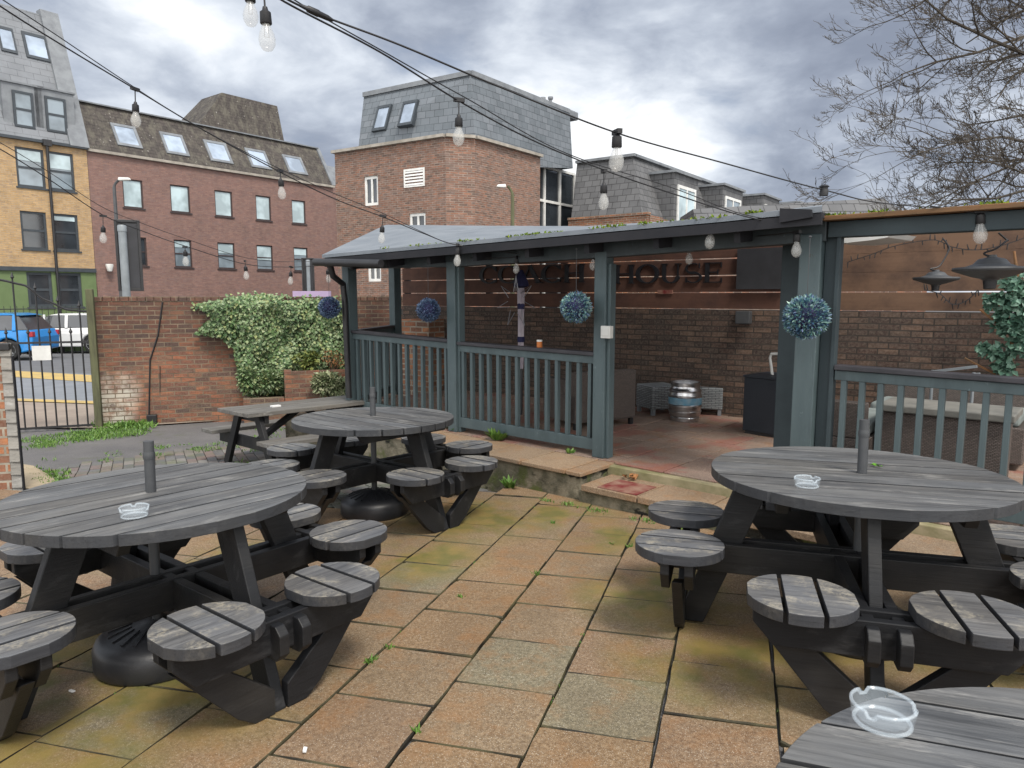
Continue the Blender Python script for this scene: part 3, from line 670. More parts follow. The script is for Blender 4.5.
def letter(ch):
    mb = MB()
    if ch == 'C':
        P, w = arc(.45, .5, .38, .48, 40, 320); stroke(mb, P, w); stroke(mb, [(.76,.98),(.76,.70)], .04); stroke(mb, [(.78,.28),(.76,.06)], .03); return mb, .86
    if ch == 'O': P, w = arc(.46, .5, .39, .48, 0, 360, 28); stroke(mb, P, w); return mb, .95
    if ch == 'A':
        stroke(mb, [(.10,0),(.44,1)], .05); stroke(mb, [(.40,1),(.80,0)], .16); stroke(mb, [(.22,.34),(.66,.34)], .05); serif(mb,.10,.02); serif(mb,.80,.02,.3); return mb, .92
    if ch == 'H': vbar(mb,.16); vbar(mb,.74); stroke(mb, [(.16,.52),(.74,.52)], .055); return mb, .94
    if ch == 'U':
        stroke(mb, [(.18,1),(.18,.35)], .15); stroke(mb, [(.72,1),(.72,.35)], .055); serif(mb,.18,.98); serif(mb,.72,.98)
        P, w = arc(.45,.35,.27,.33,180,360,14,.15,.06); stroke(mb, P, w); return mb, .92
    if ch == 'S':
        P, w = arc(.36,.735,.25,.235,50,270,14,.08,.05); P2, w2 = arc(.38,.265,.28,.25,90,-140,14,.09,.05)
        stroke(mb, P+P2, w[:-3]+[.10,.13,.15]+[.15,.13,.10]+w2[3:]); stroke(mb, [(.60,.98),(.60,.74)], .04); stroke(mb, [(.12,.26),(.12,.02)], .04); return mb, .74
    if ch == 'E':
        vbar(mb,.16); stroke(mb, [(.16,.975),(.66,.975)], .05); stroke(mb, [(.16,.025),(.68,.025)], .05); stroke(mb, [(.16,.52),(.54,.52)], .05)
        stroke(mb, [(.66,1),(.66,.76)], .04); stroke(mb, [(.68,.24),(.68,0)], .04); stroke(mb, [(.54,.64),(.54,.40)], .04); return mb, .80
def put_word(word, u0, u1, vt, vb):
    a = HB(u0, vb); b = HB(u1, vb); t = HB((u0+u1)/2, vt); hgt = t.z - HB((u0+u1)/2, vb).z
    tot = sum(letter(c)[1] for c in word); sx = (b.x-a.x)/tot; x = a.x
    for c in word:
        mb, w = letter(c); mb.v = [(p[0]*sx, p[1], p[2]*hgt) for p in mb.v]
        o = mb.build('letter', M['letter'], sg); o.location = (x, .028, a.z+.004); x += w*sx
put_word('COACH', 479, 586, 266, 284); put_word('HOUSE', 613, 724, 264.5, 284)

# ================================================================ BOUNDARY WALL, IVY, GATE
q0 = W(*PU(95, 426, -.2)); q1 = W(*PU(240, 419.5, -.2)); bd = Vector((q1.x-q0.x, q1.y-q0.y, 0)).normalized(); bang = math.atan2(bd.y, bd.x)
YM = Matrix.Translation((q0.x, q0.y, q0.z)) @ Matrix.Rotation(bang, 4, 'Z'); YI = YM.inverted()
def HY(u, v, y=0): return hitL(u, v, (0, y, 0), (0, 1, 0), YI)
yw = thing('brick_wall', 'old red brick boundary wall right of the iron gate, pale limewash at its foot', 'wall', M=YM)
zt = HY(97, 301).z; x0w, x1w = HY(100, 380).x, HY(470, 340).x
mb = MB(); mb.bx(x0w, x1w, 0, .24, -.35, zt-.005); mb.build('brickwork', M['brick_yard'], yw)
mb = MB(); xx = x0w
while xx < x1w:
    w_ = .112; mb.bx(xx+.004, min(xx+w_-.004, x1w), -.012, .252, zt-.002, zt+.062+U(-.004,.004)); xx += w_
mb.build('coping', M['brick_yard'], yw)
mb = MB(); P = [HY(162.5, 302, -.012), HY(158, 335, -.012), HY(150, 360, -.012), HY(149, 416, -.012)]; mb.tube(P, .012, 6); mb.tube([HY(160, 366, -.01), HY(160, 392, -.01)], .006, 5); mb.build('cable', M['cable'], yw)
mb = MB(); mb.box(HY(152, 419, -.05), (.14,.09,.13)); mb.build('drain_box', M['black_metal'], yw, bevel=.01)
# small pale bird mess / repair ledge
# ivy
def inpoly(x, y, P):
    c = False; n = len(P); j = n-1
    for i in range(n):
        if (P[i][1] > y) != (P[j][1] > y) and x < (P[j][0]-P[i][0])*(y-P[i][1])/(P[j][1]-P[i][1])+P[i][0]: c = not c
        j = i
    return c
IV = [(193,303),(215,300),(232,295),(262,293),(300,297),(345,297),(352,310),(352,372),(330,384),(306,381),(300,397),(247,399),(240,378),(234,348),(222,335),(194,333),(212,318),(206,310),(192,311)]
def wob(x, y, s=1.0): return math.sin(x*2.1*s+1.3)+math.sin(y*2.7*s+.4)+.6*math.sin((x+y)*5.3*s)+.5*math.sin((x-y)*7.1*s+2)
iv = thing('ivy', 'mass of ivy tumbling over the brick boundary wall beside the shelter', 'ivy', M=YM)
mb = MB(); n = 0
while n < 8000:
    u, v = U(188, 356), U(292, 400)
    if not inpoly(u, v, IV): continue
    edge = inpoly(u-5, v, IV) and inpoly(u+5, v+4, IV) and inpoly(u, v-4, IV)
    if not edge and R() < .5: continue
    p = HY(u, v); b_ = .6*wob(p.x, p.z, 1.4) + 1.1*math.sin(p.x*11+1.8*math.sin(p.z*3)+p.z*2)
    if b_ < -1.2 and R() < .55: continue
    dep = (.09 + .075*(b_+2)) * (1 if edge else .35) + .03
    p.y = -U(max(0,dep-.12), dep)
    if v < 300: p.y += U(-.02, .30); p.z += U(-.02, .05)
    d = Vector((U(-.8,.8), U(-.7,-.05), U(-1.1,-.1))); mb.leaf(p, d, Vector((U(-.4,.4), -1, U(.1,.9))), U(.035,.068), U(.032,.058)); n += 1
for _ in range(95):
    u, v = U(206, 352), U(292, 318); dr = U(-1.0, .15); L2 = U(35, 95); w_ = U(2.5, 5); dep = U(.10, .24)
    for k in range(70):
        f = k/70; uu, vv = u + dr*L2*f*.55 + U(-w_, w_), v + L2*f
        if not inpoly(uu, vv, IV): continue
        p = HY(uu, vv); p.y = -dep*(1-.35*f) + U(-.02, .03) + .03*math.sin(f*9)
        mb.leaf(p, Vector((U(-.6,.5), U(-.6,-.1), U(-1.2,-.5))), Vector((U(-.4,.4), -1, U(.3,.9))), U(.038,.07), U(.034,.06))
mb.build('leaves', M['ivy'], iv)
mb = MB()
for _ in range(60):
    u = U(255, 348); p = HY(u, U(296, 320)); q = HY(u+U(-8,6), p.z*0+U(330, 392)); m_ = (p+q)/2
    mb.tube([p+Vector((0,-.03,0)), m_+Vector((U(-.05,.05),-U(.04,.1),0)), q+Vector((0,-.03,0))], .007, 4)
mb.build('stems', M['stem'], iv)
# raised brick bed with plants
bed = thing('planter', 'low brick raised bed under the ivy, next to the shelter corner', 'planter', M=YM)
a = HY(284, 372, -.75); b = HY(318, 404, -.75); zb_ = a.z
xb2 = HY(243, 398, -.75).x
mb = MB(); mb.bx(a.x, b.x+.5, -.75, -.64, -.2, zb_); mb.bx(a.x, a.x+.11, -.635, -.002, -.2, zb_-.003); mb.build('brickwork', M['brick_yard'], bed)
mb = MB(); mb.bx(a.x+.115, b.x+.5, -.635, -.004, -.1, zb_-.05); mb.build('soil', M['soil'], bed)
bed2 = thing('planter', 'shallow brick edging below the bushy ivy clump behind the picnic table', 'planter', M=YM)
z2 = HY(265, 398, -.70).z
mb = MB(); mb.bx(xb2, a.x-.01, -.72, -.61, -.2, z2); mb.bx(xb2, xb2+.11, -.606, -.002, -.2, z2-.002); mb.build('brickwork', M['brick_yard'], bed2)
mb = MB(); mb.bx(xb2+.115, a.x-.012, -.605, -.004, -.1, z2-.03); mb.build('soil', M['soil'], bed2)
def bush(name, label, cat, c, r, mat, n, ls=(.04,.08), MM=YM, lobes=7, stems=True):
    t = thing(name, label, cat, M=MM @ Matrix.Translation((c[0], c[1], c[2]-r[2]))); mb = MB()
    lb = [(Vector((U(-.55,.55)*r[0], U(-.5,.5)*r[1], r[2] + U(-.45,.5)*r[2])), U(.4,.62)) for _ in range(lobes)]
    for _ in range(n):
        o, k = random.choice(lb); d = Vector((random.gauss(0,1), random.gauss(0,1), random.gauss(0,1))).normalized()
        p = o + Vector((d.x*r[0], d.y*r[1], d.z*r[2]))*k*U(.6,1.05)
        mb.leaf(p, d + Vector((U(-.7,.7),U(-.7,.7),U(-.9,.3))), Vector((U(-.5,.5),U(-.5,.5),1)), U(*ls), U(*ls)*.75)
    mb.build('leaves', mat, t)
    if stems:
        mb = MB()
        for o, k in lb: mb.tube([(U(-.04,.04),U(-.04,.04),0), o*.55+Vector((U(-.05,.05),0,0)), o], [.012,.009,.004], 5)
        mb.build('stems', M['stem'], t)
    return t
c = HY(262, 382, -.45); bush('ivy_bush', 'rounded bush of grey-green ivy between the wall and the picnic table', 'bush', c, (.36,.26,.30), M['ivy'], 2200)
c = HY(329, 384, -.85); bush('variegated_shrub', 'pale variegated shrub spilling from the raised bed beside the downpipe', 'shrub', c, (.34,.24,.24), M['ivy2'], 1800)
c = HY(306, 360, -.45); bush('golden_shrub', 'small yellow-green shrub in the raised bed in front of the ivy', 'shrub', c, (.20,.16,.15), M['shrubyel'], 520)
c = HY(333, 362, -.45); bush('twiggy_shrub', 'bare reddish twiggy shrub in the raised bed by the shelter corner', 'shrub', c, (.2,.18,.2), M['leaf_litter'], 260, (.02,.04))
# gate
GM = Matrix.Translation(W(*PU(97, 427, -.2))); 
gdir = W(*PU(10, 430.5, -.2)) - W(*PU(97, 426, -.2)); gang = math.atan2(-gdir.y, -gdir.x)
GM = GM @ Matrix.Rotation(gang, 4, 'Z'); GI = GM.inverted()
def HG(u, v, y=0): return hitL(u, v, (0, y, 0), (0, 1, 0), GI)
gt = thing('iron_gate', 'black wrought iron driveway gate with curved top rail and spear heads', 'gate', M=GM)
zb0 = HG(60, 428).z; zm = HG(60, 342.3).z
def toprail(x):                   # curved top, read off the photo
    pts = [(-40, 268), (0, 280), (24, 285), (45, 300), (68, 310), (88, 311.5)]
    P = [HG(*p) for p in pts]
    for p, q in zip(P, P[1:]):
        if p.x <= x <= q.x: f = (x-p.x)/(q.x-p.x); f2 = f*f*(3-2*f)*.5+f*.5; return p.z+(q.z-p.z)*f2
    return P[0].z if x < P[0].x else P[-1].z
xg0, xg1 = HG(-60, 380).x, HG(92, 380).x
mb = MB(); mb.tube([(xg0+(xg1-xg0)*i/40, 0, toprail(xg0+(xg1-xg0)*i/40)) for i in range(41)], .016, 6); mb.build('top_rail', M['black_metal'], gt)
for nm, z in (('middle_rail', zm), ('bottom_rail', zb0+.02)):
    mb = MB(); mb.bx(xg0, xg1, -.02, .02, z-.014, z+.014); mb.build(nm, M['black_metal'], gt)
mb = MB(); mb.bx(xg1-.002, xg1+.04, -.02, .02, zb0, toprail(xg1)+.12); mb.build('stile', M['black_metal'], gt)
sp = (HG(74, 380).x-HG(53, 380).x)/2; i = 0; x = HG(94, 380).x - sp*.9
def spear(mb, x, z): mb.lathe([(.010,0),(.010,.03),(.024,.05),(.012,.085),(0,.13)], 6, (x,0,z))
while x > xg0:
    mb = MB(); full = i % 2 == 0; zt_ = toprail(x)+.03 if full else zm+.10
    mb.tube([(x,0,zb0), (x,0,zt_)], .0125, 6); spear(mb, x, zt_-.005); mb.build('bar', M['black_metal'], gt); x -= sp; i += 1
a, b = HG(31.5, 346, -.02), HG(51.5, 360, -.02); mb = MB(); mb.bx(a.x, b.x, -.026, -.021, b.z, a.z)
o = mb.build('gate_notice', M['white']); o.matrix_world = GM; tag(o, 'blank white notice board fixed to the bars of the iron gate', 'notice')
mb = MB(); a = HG(95, 420, .03); b = HG(103, 420, .03); mb.bx(a.x+.01, b.x, -.06, .06, -.05, HG(97, 289).z); 
o = mb.build('gate_post', M['gatewood'], bevel=.01); o.matrix_world = GM; tag(o, 'green-stained square timber gate post between gate and brick wall', 'post')
# left foreground pier with silvered boards
pr = W(*PU(25, 488, -.06)); BM = Matrix.Translation(pr) @ Matrix.Rotation(math.radians(12), 4, 'Z'); BI = BM.inverted()
def HP(u, v, y=0): return hitL(u, v, (0, y, 0), (0, 1, 0), BI)
zpt = HP(12, 350).z; pi_ = thing('brick_pier', 'orange brick pier with silvered boards on its side at the left edge', 'pier', M=BM)
xa, xb = HP(9, 440).x, HP(20.5, 440).x
mb = MB(); mb.bx(xa-.6, xa, -.02, .12, -.2, zpt+.06); mb.build('brickwork', M['brick_orange'], pi_)
z = -.1
while z < zpt:
    mb = MB(); mb.hexa([(xa+.004,-.035,z),(xb,-.045,z),(xb,-.01,z),(xa+.004,-.0,z),(xa+.004,-.024,z+.112),(xb,-.027,z+.112),(xb,-.01,z+.112),(xa+.004,0,z+.112)]); mb.build('board', M['greyboard'], pi_, bevel=.003); z += .114
mb = MB(); mb.bx(xb+.003, xb+.012, -.045, -.012, -.1, zpt-.05); mb.build('trim', M['soffit'], pi_)
mb = MB(); mb.bx(xa-.05, xb+.0, -.06, .02, zpt+.0, zpt+.06); mb.build('cap_bracket', M['black_metal'], pi_, bevel=.008)

# ================================================================ BACKGROUND BUILDINGS
class Bld:
    def __init__(s, name, label, O, ang_):
        s.M = Matrix.Translation(O) @ Matrix.Rotation(ang_, 4, 'Z'); s.I = s.M.inverted(); s.t = thing(name, label, 'building', M=s.M)
    def hit(s, u, v, p=(0,0,0), n=(0,1,0)): return hitL(u, v, p, n, s.I)
    def f(s, u, v, y=0): return s.hit(u, v, (0,y,0))
    def part(s, mb, name, mat, **k): return mb.build(name, mat, s.t, **k)
    def rect(s, u0, u1, v0, v1, y=0):  # pixel window -> local x0,x1,z0,z1
        um, vm = (u0+u1)/2, (v0+v1)/2
        return s.f(u0, vm, y).x, s.f(u1, vm, y).x, s.f(um, v1, y).z, s.f(um, v0, y).z
    def window(s, r, y=0, fm='greyframe', gm='glass_dk', rec=.10, fw=.06, trans=1, mull=0, sill=None, blind=0):
        x0, x1, z0, z1 = r; mb = MB(); a, b = y+rec-.05, y+rec+.02
        mb.bx(x0, x0+fw, a, b, z0, z1); mb.bx(x1-fw, x1, a, b, z0, z1); mb.bx(x0+fw, x1-fw, a, b, z0, z0+fw); mb.bx(x0+fw, x1-fw, a, b, z1-fw, z1)
        for i in range(trans): zz = z0+(z1-z0)*(i+1)/(trans+1); mb.bx(x0+fw, x1-fw, a+.01, b-.005, zz-fw/2, zz+fw/2)
        for i in range(mull): xx = x0+(x1-x0)*(i+1)/(mull+1); mb.bx(xx-fw*.4, xx+fw*.4, a+.005, b-.002, z0+fw, z1-fw)
        w = mb.build('window', M[fm], s.t)
        mb = MB(); mb.bx(x0+fw*.5, x1-fw*.5, y+rec-.012, y+rec-.002, z0+fw*.5, z1-fw*.5); mb.build('pane', M[gm], w)
        if blind: mb = MB(); mb.bx(x0+fw+.01, x1-fw-.01, y+rec-.030, y+rec-.014, z1-fw-(z1-z0-2*fw)*blind, z1-fw-.005); mb.build('blind', M['sky_pane_blind'], w)
        if sill: mb = MB(); mb.bx(x0-.06, x1+.06, y-.05, y+rec-.06, z0-.07, z0-.003); mb.build('sill', M[sill], w)
        return w
def facade(mb, x0, x1, z0, z1, ops, y=0, dep=.12, m=0):
    X = sorted(set([x0, x1] + [min(max(o[i], x0), x1) for o in ops for i in (0, 1)])); Z = sorted(set([z0, z1] + [min(max(o[i], z0), z1) for o in ops for i in (2, 3)]))
    for a, b in zip(X, X[1:]):
        for c, d in zip(Z, Z[1:]):
            mx, mz = (a+b)/2, (c+d)/2
            if any(o[0] < mx < o[1] and o[2] < mz < o[3] for o in ops): continue
            mb.quad((a,y,c),(b,y,c),(b,y,d),(a,y,d), m)
    for a, b, c, d in ops:
        e = y+dep
        mb.quad((a,y,c),(a,y,d),(a,e,d),(a,e,c), m); mb.quad((b,y,d),(b,y,c),(b,e,c),(b,e,d), m)
        mb.quad((a,y,d),(b,y,d),(b,e,d),(a,e,d), m); mb.quad((b,y,c),(a,y,c),(a,e,c),(b,e,c), m)
        mb.quad((a,e,c),(b,e,c),(b,e,d),(a,e,d), m)
def shell(mb, x0, x1, z0, z1, dep, y=0, m=0):   # sides, back, top behind a facade
    mb.quad((x0,y+dep,z0),(x0,y,z0),(x0,y,z1),(x0,y+dep,z1), m); mb.quad((x1,y,z0),(x1,y+dep,z0),(x1,y+dep,z1),(x1,y,z1), m)
    mb.quad((x1,y+dep,z0),(x0,y+dep,z0),(x0,y+dep,z1),(x1,y+dep,z1), m); mb.quad((x0,y,z1),(x1,y,z1),(x1,y+dep,z1),(x0,y+dep,z1), m)
SA = math.atan2(.79, .61)
O_ = WU(97, 296, 32); O_.z = 0
GZ = W(0, 34, -.2).z - .4
# --- purple-red block (right of the yellow one)
B = Bld('brick_block', 'purple-red brick office block with mossy brown mansard roof and five rooflights', O_, SA)
wB = B.hit(330, 250).x + .35
ze = B.f(200, 166).z
wins = [B.rect(*r) for r in ((123,143,179,207),(170.6,190,185,212),(215,232.5,190.5,217),(256,271,196,220.5),(292,305.6,201.5,224))]
row2 = [B.rect(*r) for r in ((126,147,236.5,265),(174.5,192,239.8,267),(218,235,242.5,269),(257,273,246,270),(294,308,248,271.5))]
z3 = (B.f(190, 293).z, B.f(190, 318).z)
row3 = [(r[0], r[1], z3[1], z3[0]) for r in row2]
zt1 = sum(r[3] for r in wins)/5; zt0 = sum(r[2] for r in wins)/5; zm1 = sum(r[3] for r in row2)/5; zm0 = sum(r[2] for r in row2)/5
wins = [(r[0], r[1], zt0, zt1) for r in wins]; row2 = [(r[0], r[1], zm0, zm1) for r in row2]
mb = MB(); facade(mb, .02, wB, GZ, ze, wins+row2+row3); shell(mb, .02, wB, GZ, ze-.01, 9); B.part(mb, 'wall', M['brick_purple'])
for i, r in enumerate(wins): B.window(r, 0, 'brownframe', 'sky_pane_blind', trans=0, sill='brownframe')
for i, r in enumerate(row2): B.window(r, 0, 'brownframe', 'glass_mid' if i else 'glass_dk', trans=1, sill='brownframe', blind=(0,.25,.4,.6,.3)[i])
for r in row3: B.window(r, 0, 'brownframe', 'glass_mid', trans=0)
zbn = B.f(200, 287).z; mb = MB(); mb.bx(.03, wB-.01, -.05, -.002, zbn-.5, zbn); B.part(mb, 'band_course', M['brick_purple'])
rt = B.hit(317, 149, (wB,0,0), (1,0,0)); dr, zr_ = rt.y, rt.z
mb = MB(); mb.prism([(-.05,ze+.02),(dr,zr_),(8.5,zr_),(8.5,ze+.02)], lambda y,z: (.05,y,z), lambda y,z: (wB-.02,y,z)); B.part(mb, 'roof', M['tile_brown'])
mb = MB(); mb.bx(.03, wB+.05, -.14, .06, ze-.10, ze+.015); B.part(mb, 'gutter', M['stone'])
mb = MB(); mb.bar((wB,-.08,ze+.02),(wB,dr-.03,zr_+.03),.22,.10); mb.bar((.05,dr-.05,zr_+.03),(wB,dr-.05,zr_+.03),.2,.06); B.part(mb, 'verge_flashing', M['lead'])
nrm = Vector((0, -(zr_-ze), dr+.05)).normalized(); pp0 = (0,-.05,ze+.02)
def onroof(b, mat, n_, p0_, u0, u1, v0, v1, name='rooflight', fm='greyframe', gm='glass_sky', out=.06):
    um, vm = (u0+u1)/2, (v0+v1)/2
    c = b.hit(um, vm, p0_, n_); t = b.hit(um, v0, p0_, n_); bt = b.hit(um, v1, p0_, n_); l = b.hit(u0, vm, p0_, n_); r = b.hit(u1, vm, p0_, n_)
    wv = Vector((1,0,0)); hv = Vector(n_).cross(wv).normalized(); hv = hv if hv.z > 0 else -hv
    w2 = abs((r-l).dot(wv))/2; h2 = abs((t-bt).dot(hv))/2; nn = Vector(n_)
    mb = MB(); P = [c-wv*w2-hv*h2, c+wv*w2-hv*h2, c+wv*w2+hv*h2, c-wv*w2+hv*h2]
    k = .78; Q = [c+(p-c)*k for p in P]
    for i in range(4):
        j = (i+1)%4; mb.hexa([P[i]-nn*.05, P[j]-nn*.05, Q[j]-nn*.05, Q[i]-nn*.05, P[i]+nn*out, P[j]+nn*out, Q[j]+nn*out, Q[i]+nn*out])
    w = mb.build(name, M[fm], b.t)
    mb = MB(); Q = [c+(p-c)*(k+.02) for p in P]; mb.hexa([q-nn*.02 for q in Q]+[q+nn*(out-.025) for q in Q]); mb.build('pane', M[gm], w)
for r in ((114.5,138,126,146.5),(163.5,185,134.5,154.5),(207.5,228.5,142.5,162),(248.5,267.5,150.5,168),(286,303.5,157,173.5)): onroof(B, None, nrm, pp0, *r, fm='lead')
# raised roof block behind the ridge
a = B.hit(190, 122, (0,dr+2.2,0)); b = B.hit(286, 138, (0,dr+2.2,0)); tz = B.hit(240, 97, (0,dr+3.0,0)).z; tl = B.hit(222, 96, (0,dr+3.0,0)).x; tr = B.hit(277, 103, (0,dr+3.0,0)).x
zz = zr_-.1; mb = MB(); mb.hexa([(a.x,dr+2.2,zz),(b.x,dr+2.2,zz),(b.x,dr+6,zz),(a.x,dr+6,zz),(tl,dr+3,tz),(tr,dr+3,tz),(tr,dr+5.2,tz),(tl,dr+5.2,tz)]); B.part(mb, 'raised_roof', M['tile_brown'])
# vent grey box, security light
sl = B.f(107.5, 268); mb = MB(); mb.lathe([(.04,0),(.10,.02),(.17,.28),(.15,.34)], 10, (sl.x, -.22, sl.z-.17)); o = mb.build('wall_light', M['white']); o.matrix_world = B.M; tag(o, 'small white cone-shaped wall light on the purple brick block', 'light')
# low link between this block and the red one
Bk = Bld('rear_roof', 'slate roof strip seen in the gap between the purple and the red brick blocks', O_, SA)
a = B.f(322, 164, 7); b = B.f(345, 169, 7); z0 = B.f(330, 186, 7).z
mb = MB(); mb.hexa([(a.x-1.5,6.2,GZ),(b.x+2.5,6.2,GZ),(b.x+2.5,10,GZ),(a.x-1.5,10,GZ),(a.x-1.5,6.2,z0),(b.x+2.5,6.2,z0),(b.x+2.5,10,z0),(a.x-1.5,10,z0)]); Bk.part(mb, 'wall', M['brick_purple'])
mb = MB(); mb.prism([(6.2,z0+.01),(7.2,a.z),(10,a.z),(10,z0+.01)], lambda y,z: (a.x-1.5,y,z), lambda y,z: (b.x+2.5,y,z)); Bk.part(mb, 'roof', M['lead'])
# --- yellow brick building
Y = Bld('shop_building', 'yellow brick building with slate mansard and green painted shopfront at far left', O_, SA)
ye = Y.f(45, 141).z; xl = Y.f(-160, 200).x
w1 = [Y.rect(16,44.5,148,187), Y.rect(48.5,74,153,191)]; w2 = [Y.rect(21,47,211.5,248.5), Y.rect(53,78.5,214.5,251.5)]; w3 = [Y.rect(27,52,272,306), Y.rect(57.5,81.5,273.5,307.5)]
def lev(rs): a = sum(r[2] for r in rs)/len(rs); b = sum(r[3] for r in rs)/len(rs); return [(r[0], r[1], a, b) for r in rs]
w1, w2, w3 = lev(w1), lev(w2), lev(w3)
for ws in (w1, w2, w3):            # the same pair again further left, mostly out of view
    sx = w1[1][0]-w1[0][0]; ws += [(r[0]-3.1*sx, r[1]-3.1*sx, r[2], r[3]) for r in ws[:2]]
zg = Y.f(60, 269).z
mb = MB(); facade(mb, xl, 0, zg, ye, w1+w2, -.02); shell(mb, xl, -.004, zg, ye-.02, 9, -.02); Y.part(mb, 'wall', M['brick_yellow'])
mb = MB(); facade(mb, xl, -.01, GZ, zg-.12, w3, -.06); shell(mb, xl, -.012, GZ, zg-.121, 8.9, -.06); Y.part(mb, 'shopfront', M['green_paint'])
mb = MB(); mb.bx(xl, -.005, -.16, .02, zg-.118, zg+.05); Y.part(mb, 'fascia', M['greyframe'])
for i, r in enumerate(w1): Y.window(r, -.02, 'greyframe', 'glass_mid', fw=.09, sill='greyframe', blind=(.30,.42,.2,.5)[i])
for i, r in enumerate(w2): Y.window(r, -.02, 'greyframe', 'glass_dk', fw=.09, sill='greyframe', blind=(0,.14,.3,0)[i])
for r in w3: Y.window(r, -.06, 'greyframe', 'glass_dk', fw=.11, sill='greyframe')
p = Y.f(46.5, 160); q = Y.f(57, 310); mb = MB(); mb.tube([(p.x,-.20,ye-.1),(p.x,-.16,ye-.5),(p.x,-.16,GZ)], .06, 8); mb.box((p.x,-.18,ye-.1),(.32,.2,.25)); Y.part(mb, 'downpipe', M['black_metal'])
rt = Y.hit(57, 19, (0,0,0), (1,0,0)); dy, zy = rt.y, rt.z
mb = MB(); mb.prism([(-.08,ye),(dy,zy),(8,zy),(8,ye)], lambda y,z: (xl,y,z), lambda y,z: (-.25,y,z)); Y.part(mb, 'roof', M['slate_new'])
mb = MB(); mb.hexa([(-.7,-.22,ye-.05),(.06,-.22,ye-.05),(.06,.1,ye-.05),(-.7,.1,ye-.05),(-.7,dy-.1,zy+.2),(.02,dy-.1,zy+.2),(.02,dy+.35,zy+.2),(-.7,dy+.35,zy+.2)]); Y.part(mb, 'verge', M['lead'])
mb = MB(); mb.bx(xl, -.02, -.2, .06, ye-.12, ye-.004); Y.part(mb, 'gutter', M['greyframe'])
nY = Vector((0, -(zy-ye), dy+.08)).normalized(); pY = (0,-.08,ye)
for r in ((-1,14.5,28,52),(24.5,48,35,59.5)): onroof(Y, None, nY, pY, *r, fm='greyframe')
for r in ((13,33.5,92,127.5),(45.5,66,98,132.5)):   # upright dormer windows set in the slope
    um, vm = (r[0]+r[1])/2, (r[2]+r[3])/2; yy = .11; q = Y.rect(*r, y=yy)
    mb = MB(); mb.bx(q[0]-.35, q[1]+.35, yy+.01, yy+2.5, q[2]-.35, q[3]+.28); mb.bx(q[0]-.42, q[1]+.42, yy-.06, yy+2.5, q[3]+.285, q[3]+.36); d = mb.build('dormer', M['lead'], Y.t)
    Y.window(q, yy-.12, 'greyframe', 'glass_mid', fw=.09)
# --- middle red brick block with slate mansard: left face local x, right face local -> second frame
K = WU(460, 296, 24); K.z = 0
LA = math.atan2(-.533, .846)       # left face runs away to the left; local +x to the right
C = Bld('corner_block', 'red brick corner block with dark slate mansard storey and glazed stair bay', K, LA)
xk = C.f(446, 200).x; xl = C.f(336, 200).x
zc = C.f(390, 145.5).z
cw = [C.rect(364,378,176,205.5), C.rect(409,425.5,213,229), C.rect(367.5,381,258,281.5), C.rect(328,335.5,214,234)]
lv = C.rect(405.5,423.5,170,185.5)
# right-face frame
RA = math.atan2(.807, .59); rloc = Matrix.Rotation(RA-LA, 4, 'Z')
kc = C.f(446, 200); cham = .9
k2 = hitL(475, 200, (kc.x+.62, .02, 0), rloc.to_3x3() @ Vector((0,1,0)), C.I)
mb = MB(); facade(mb, xl, xk, GZ, zc, cw[:3]); C.part(mb, 'wall', M['brick_red'])
RM = Matrix.Translation((k2.x, k2.y, 0)) @ rloc
zc2 = zc
def rp(x, y, z): return RM @ Vector((x, y, z))
RIw = (C.M @ RM).inverted()
def HR(u, v, y=0): return hitL(u, v, (0, y, 0), (0, 1, 0), RIw)
xr1 = HR(540, 200).x; xr2 = HR(575, 200).x
mb = MB(); P = [(xk,0), (k2.x,k2.y)]
mb.quad((xk,0,GZ),(k2.x,k2.y,GZ),(k2.x,k2.y,zc),(xk,0,zc)); C.part(mb, 'corner_wall', M['brick_red'])
mb = MB()
mb.bx(0, xr1, 0, 6, GZ, zc); o = mb.build('side_wall', M['brick_red'], C.t); o.matrix_local = RM
mb = MB(); mb.poly([(xl,0,zc-.004),(xk,0,zc-.004),(k2.x,k2.y,zc-.004),tuple(rp(xr1,0,zc-.004)),tuple(rp(xr1,6,zc-.004)),(xl,8,zc-.004)]); mb.quad((xl,8,GZ),(xl,0,GZ),(xl,0,zc),(xl,8,zc)); C.part(mb, 'flat_roof', M['lead'])
mb = MB(); mb.bar((xl-.05,-.0,zc+.05),(xk,0,zc+.05),.3,.10); mb.bar((xk,0,zc+.052),(k2.x,k2.y,zc+.052),.3,.10); p = rp(xr1,0,zc); mb.bar((k2.x,k2.y,zc+.05),(p.x,p.y,zc+.05),.3,.10); C.part(mb, 'coping', M['stone'])
for r in cw[:3]: C.window(r, 0, 'white_paint', 'glass_dk', fw=.10, trans=0, mull=1)
mb = MB()
for i in range(5): z = lv[2]+(lv[3]-lv[2])*i/5; mb.hexa([(lv[0],-.03,z+.01),(lv[1],-.03,z+.01),(lv[1],-.004,z+.06),(lv[0],-.004,z+.06),(lv[0],-.03,z+.03),(lv[1],-.03,z+.03),(lv[1],-.004,z+.08),(lv[0],-.004,z+.08)])
mb.bx(lv[0]-.06,lv[1]+.06,-.028,-.002,lv[2]-.05,lv[2]); mb.bx(lv[0]-.06,lv[1]+.06,-.028,-.002,lv[3]-.02,lv[3]+.05); mb.bx(lv[0]-.06,lv[0],-.028,-.002,lv[2],lv[3]-.02); mb.bx(lv[1],lv[1]+.06,-.028,-.002,lv[2],lv[3]-.02); C.part(mb, 'louvre_vent', M['white_paint'])
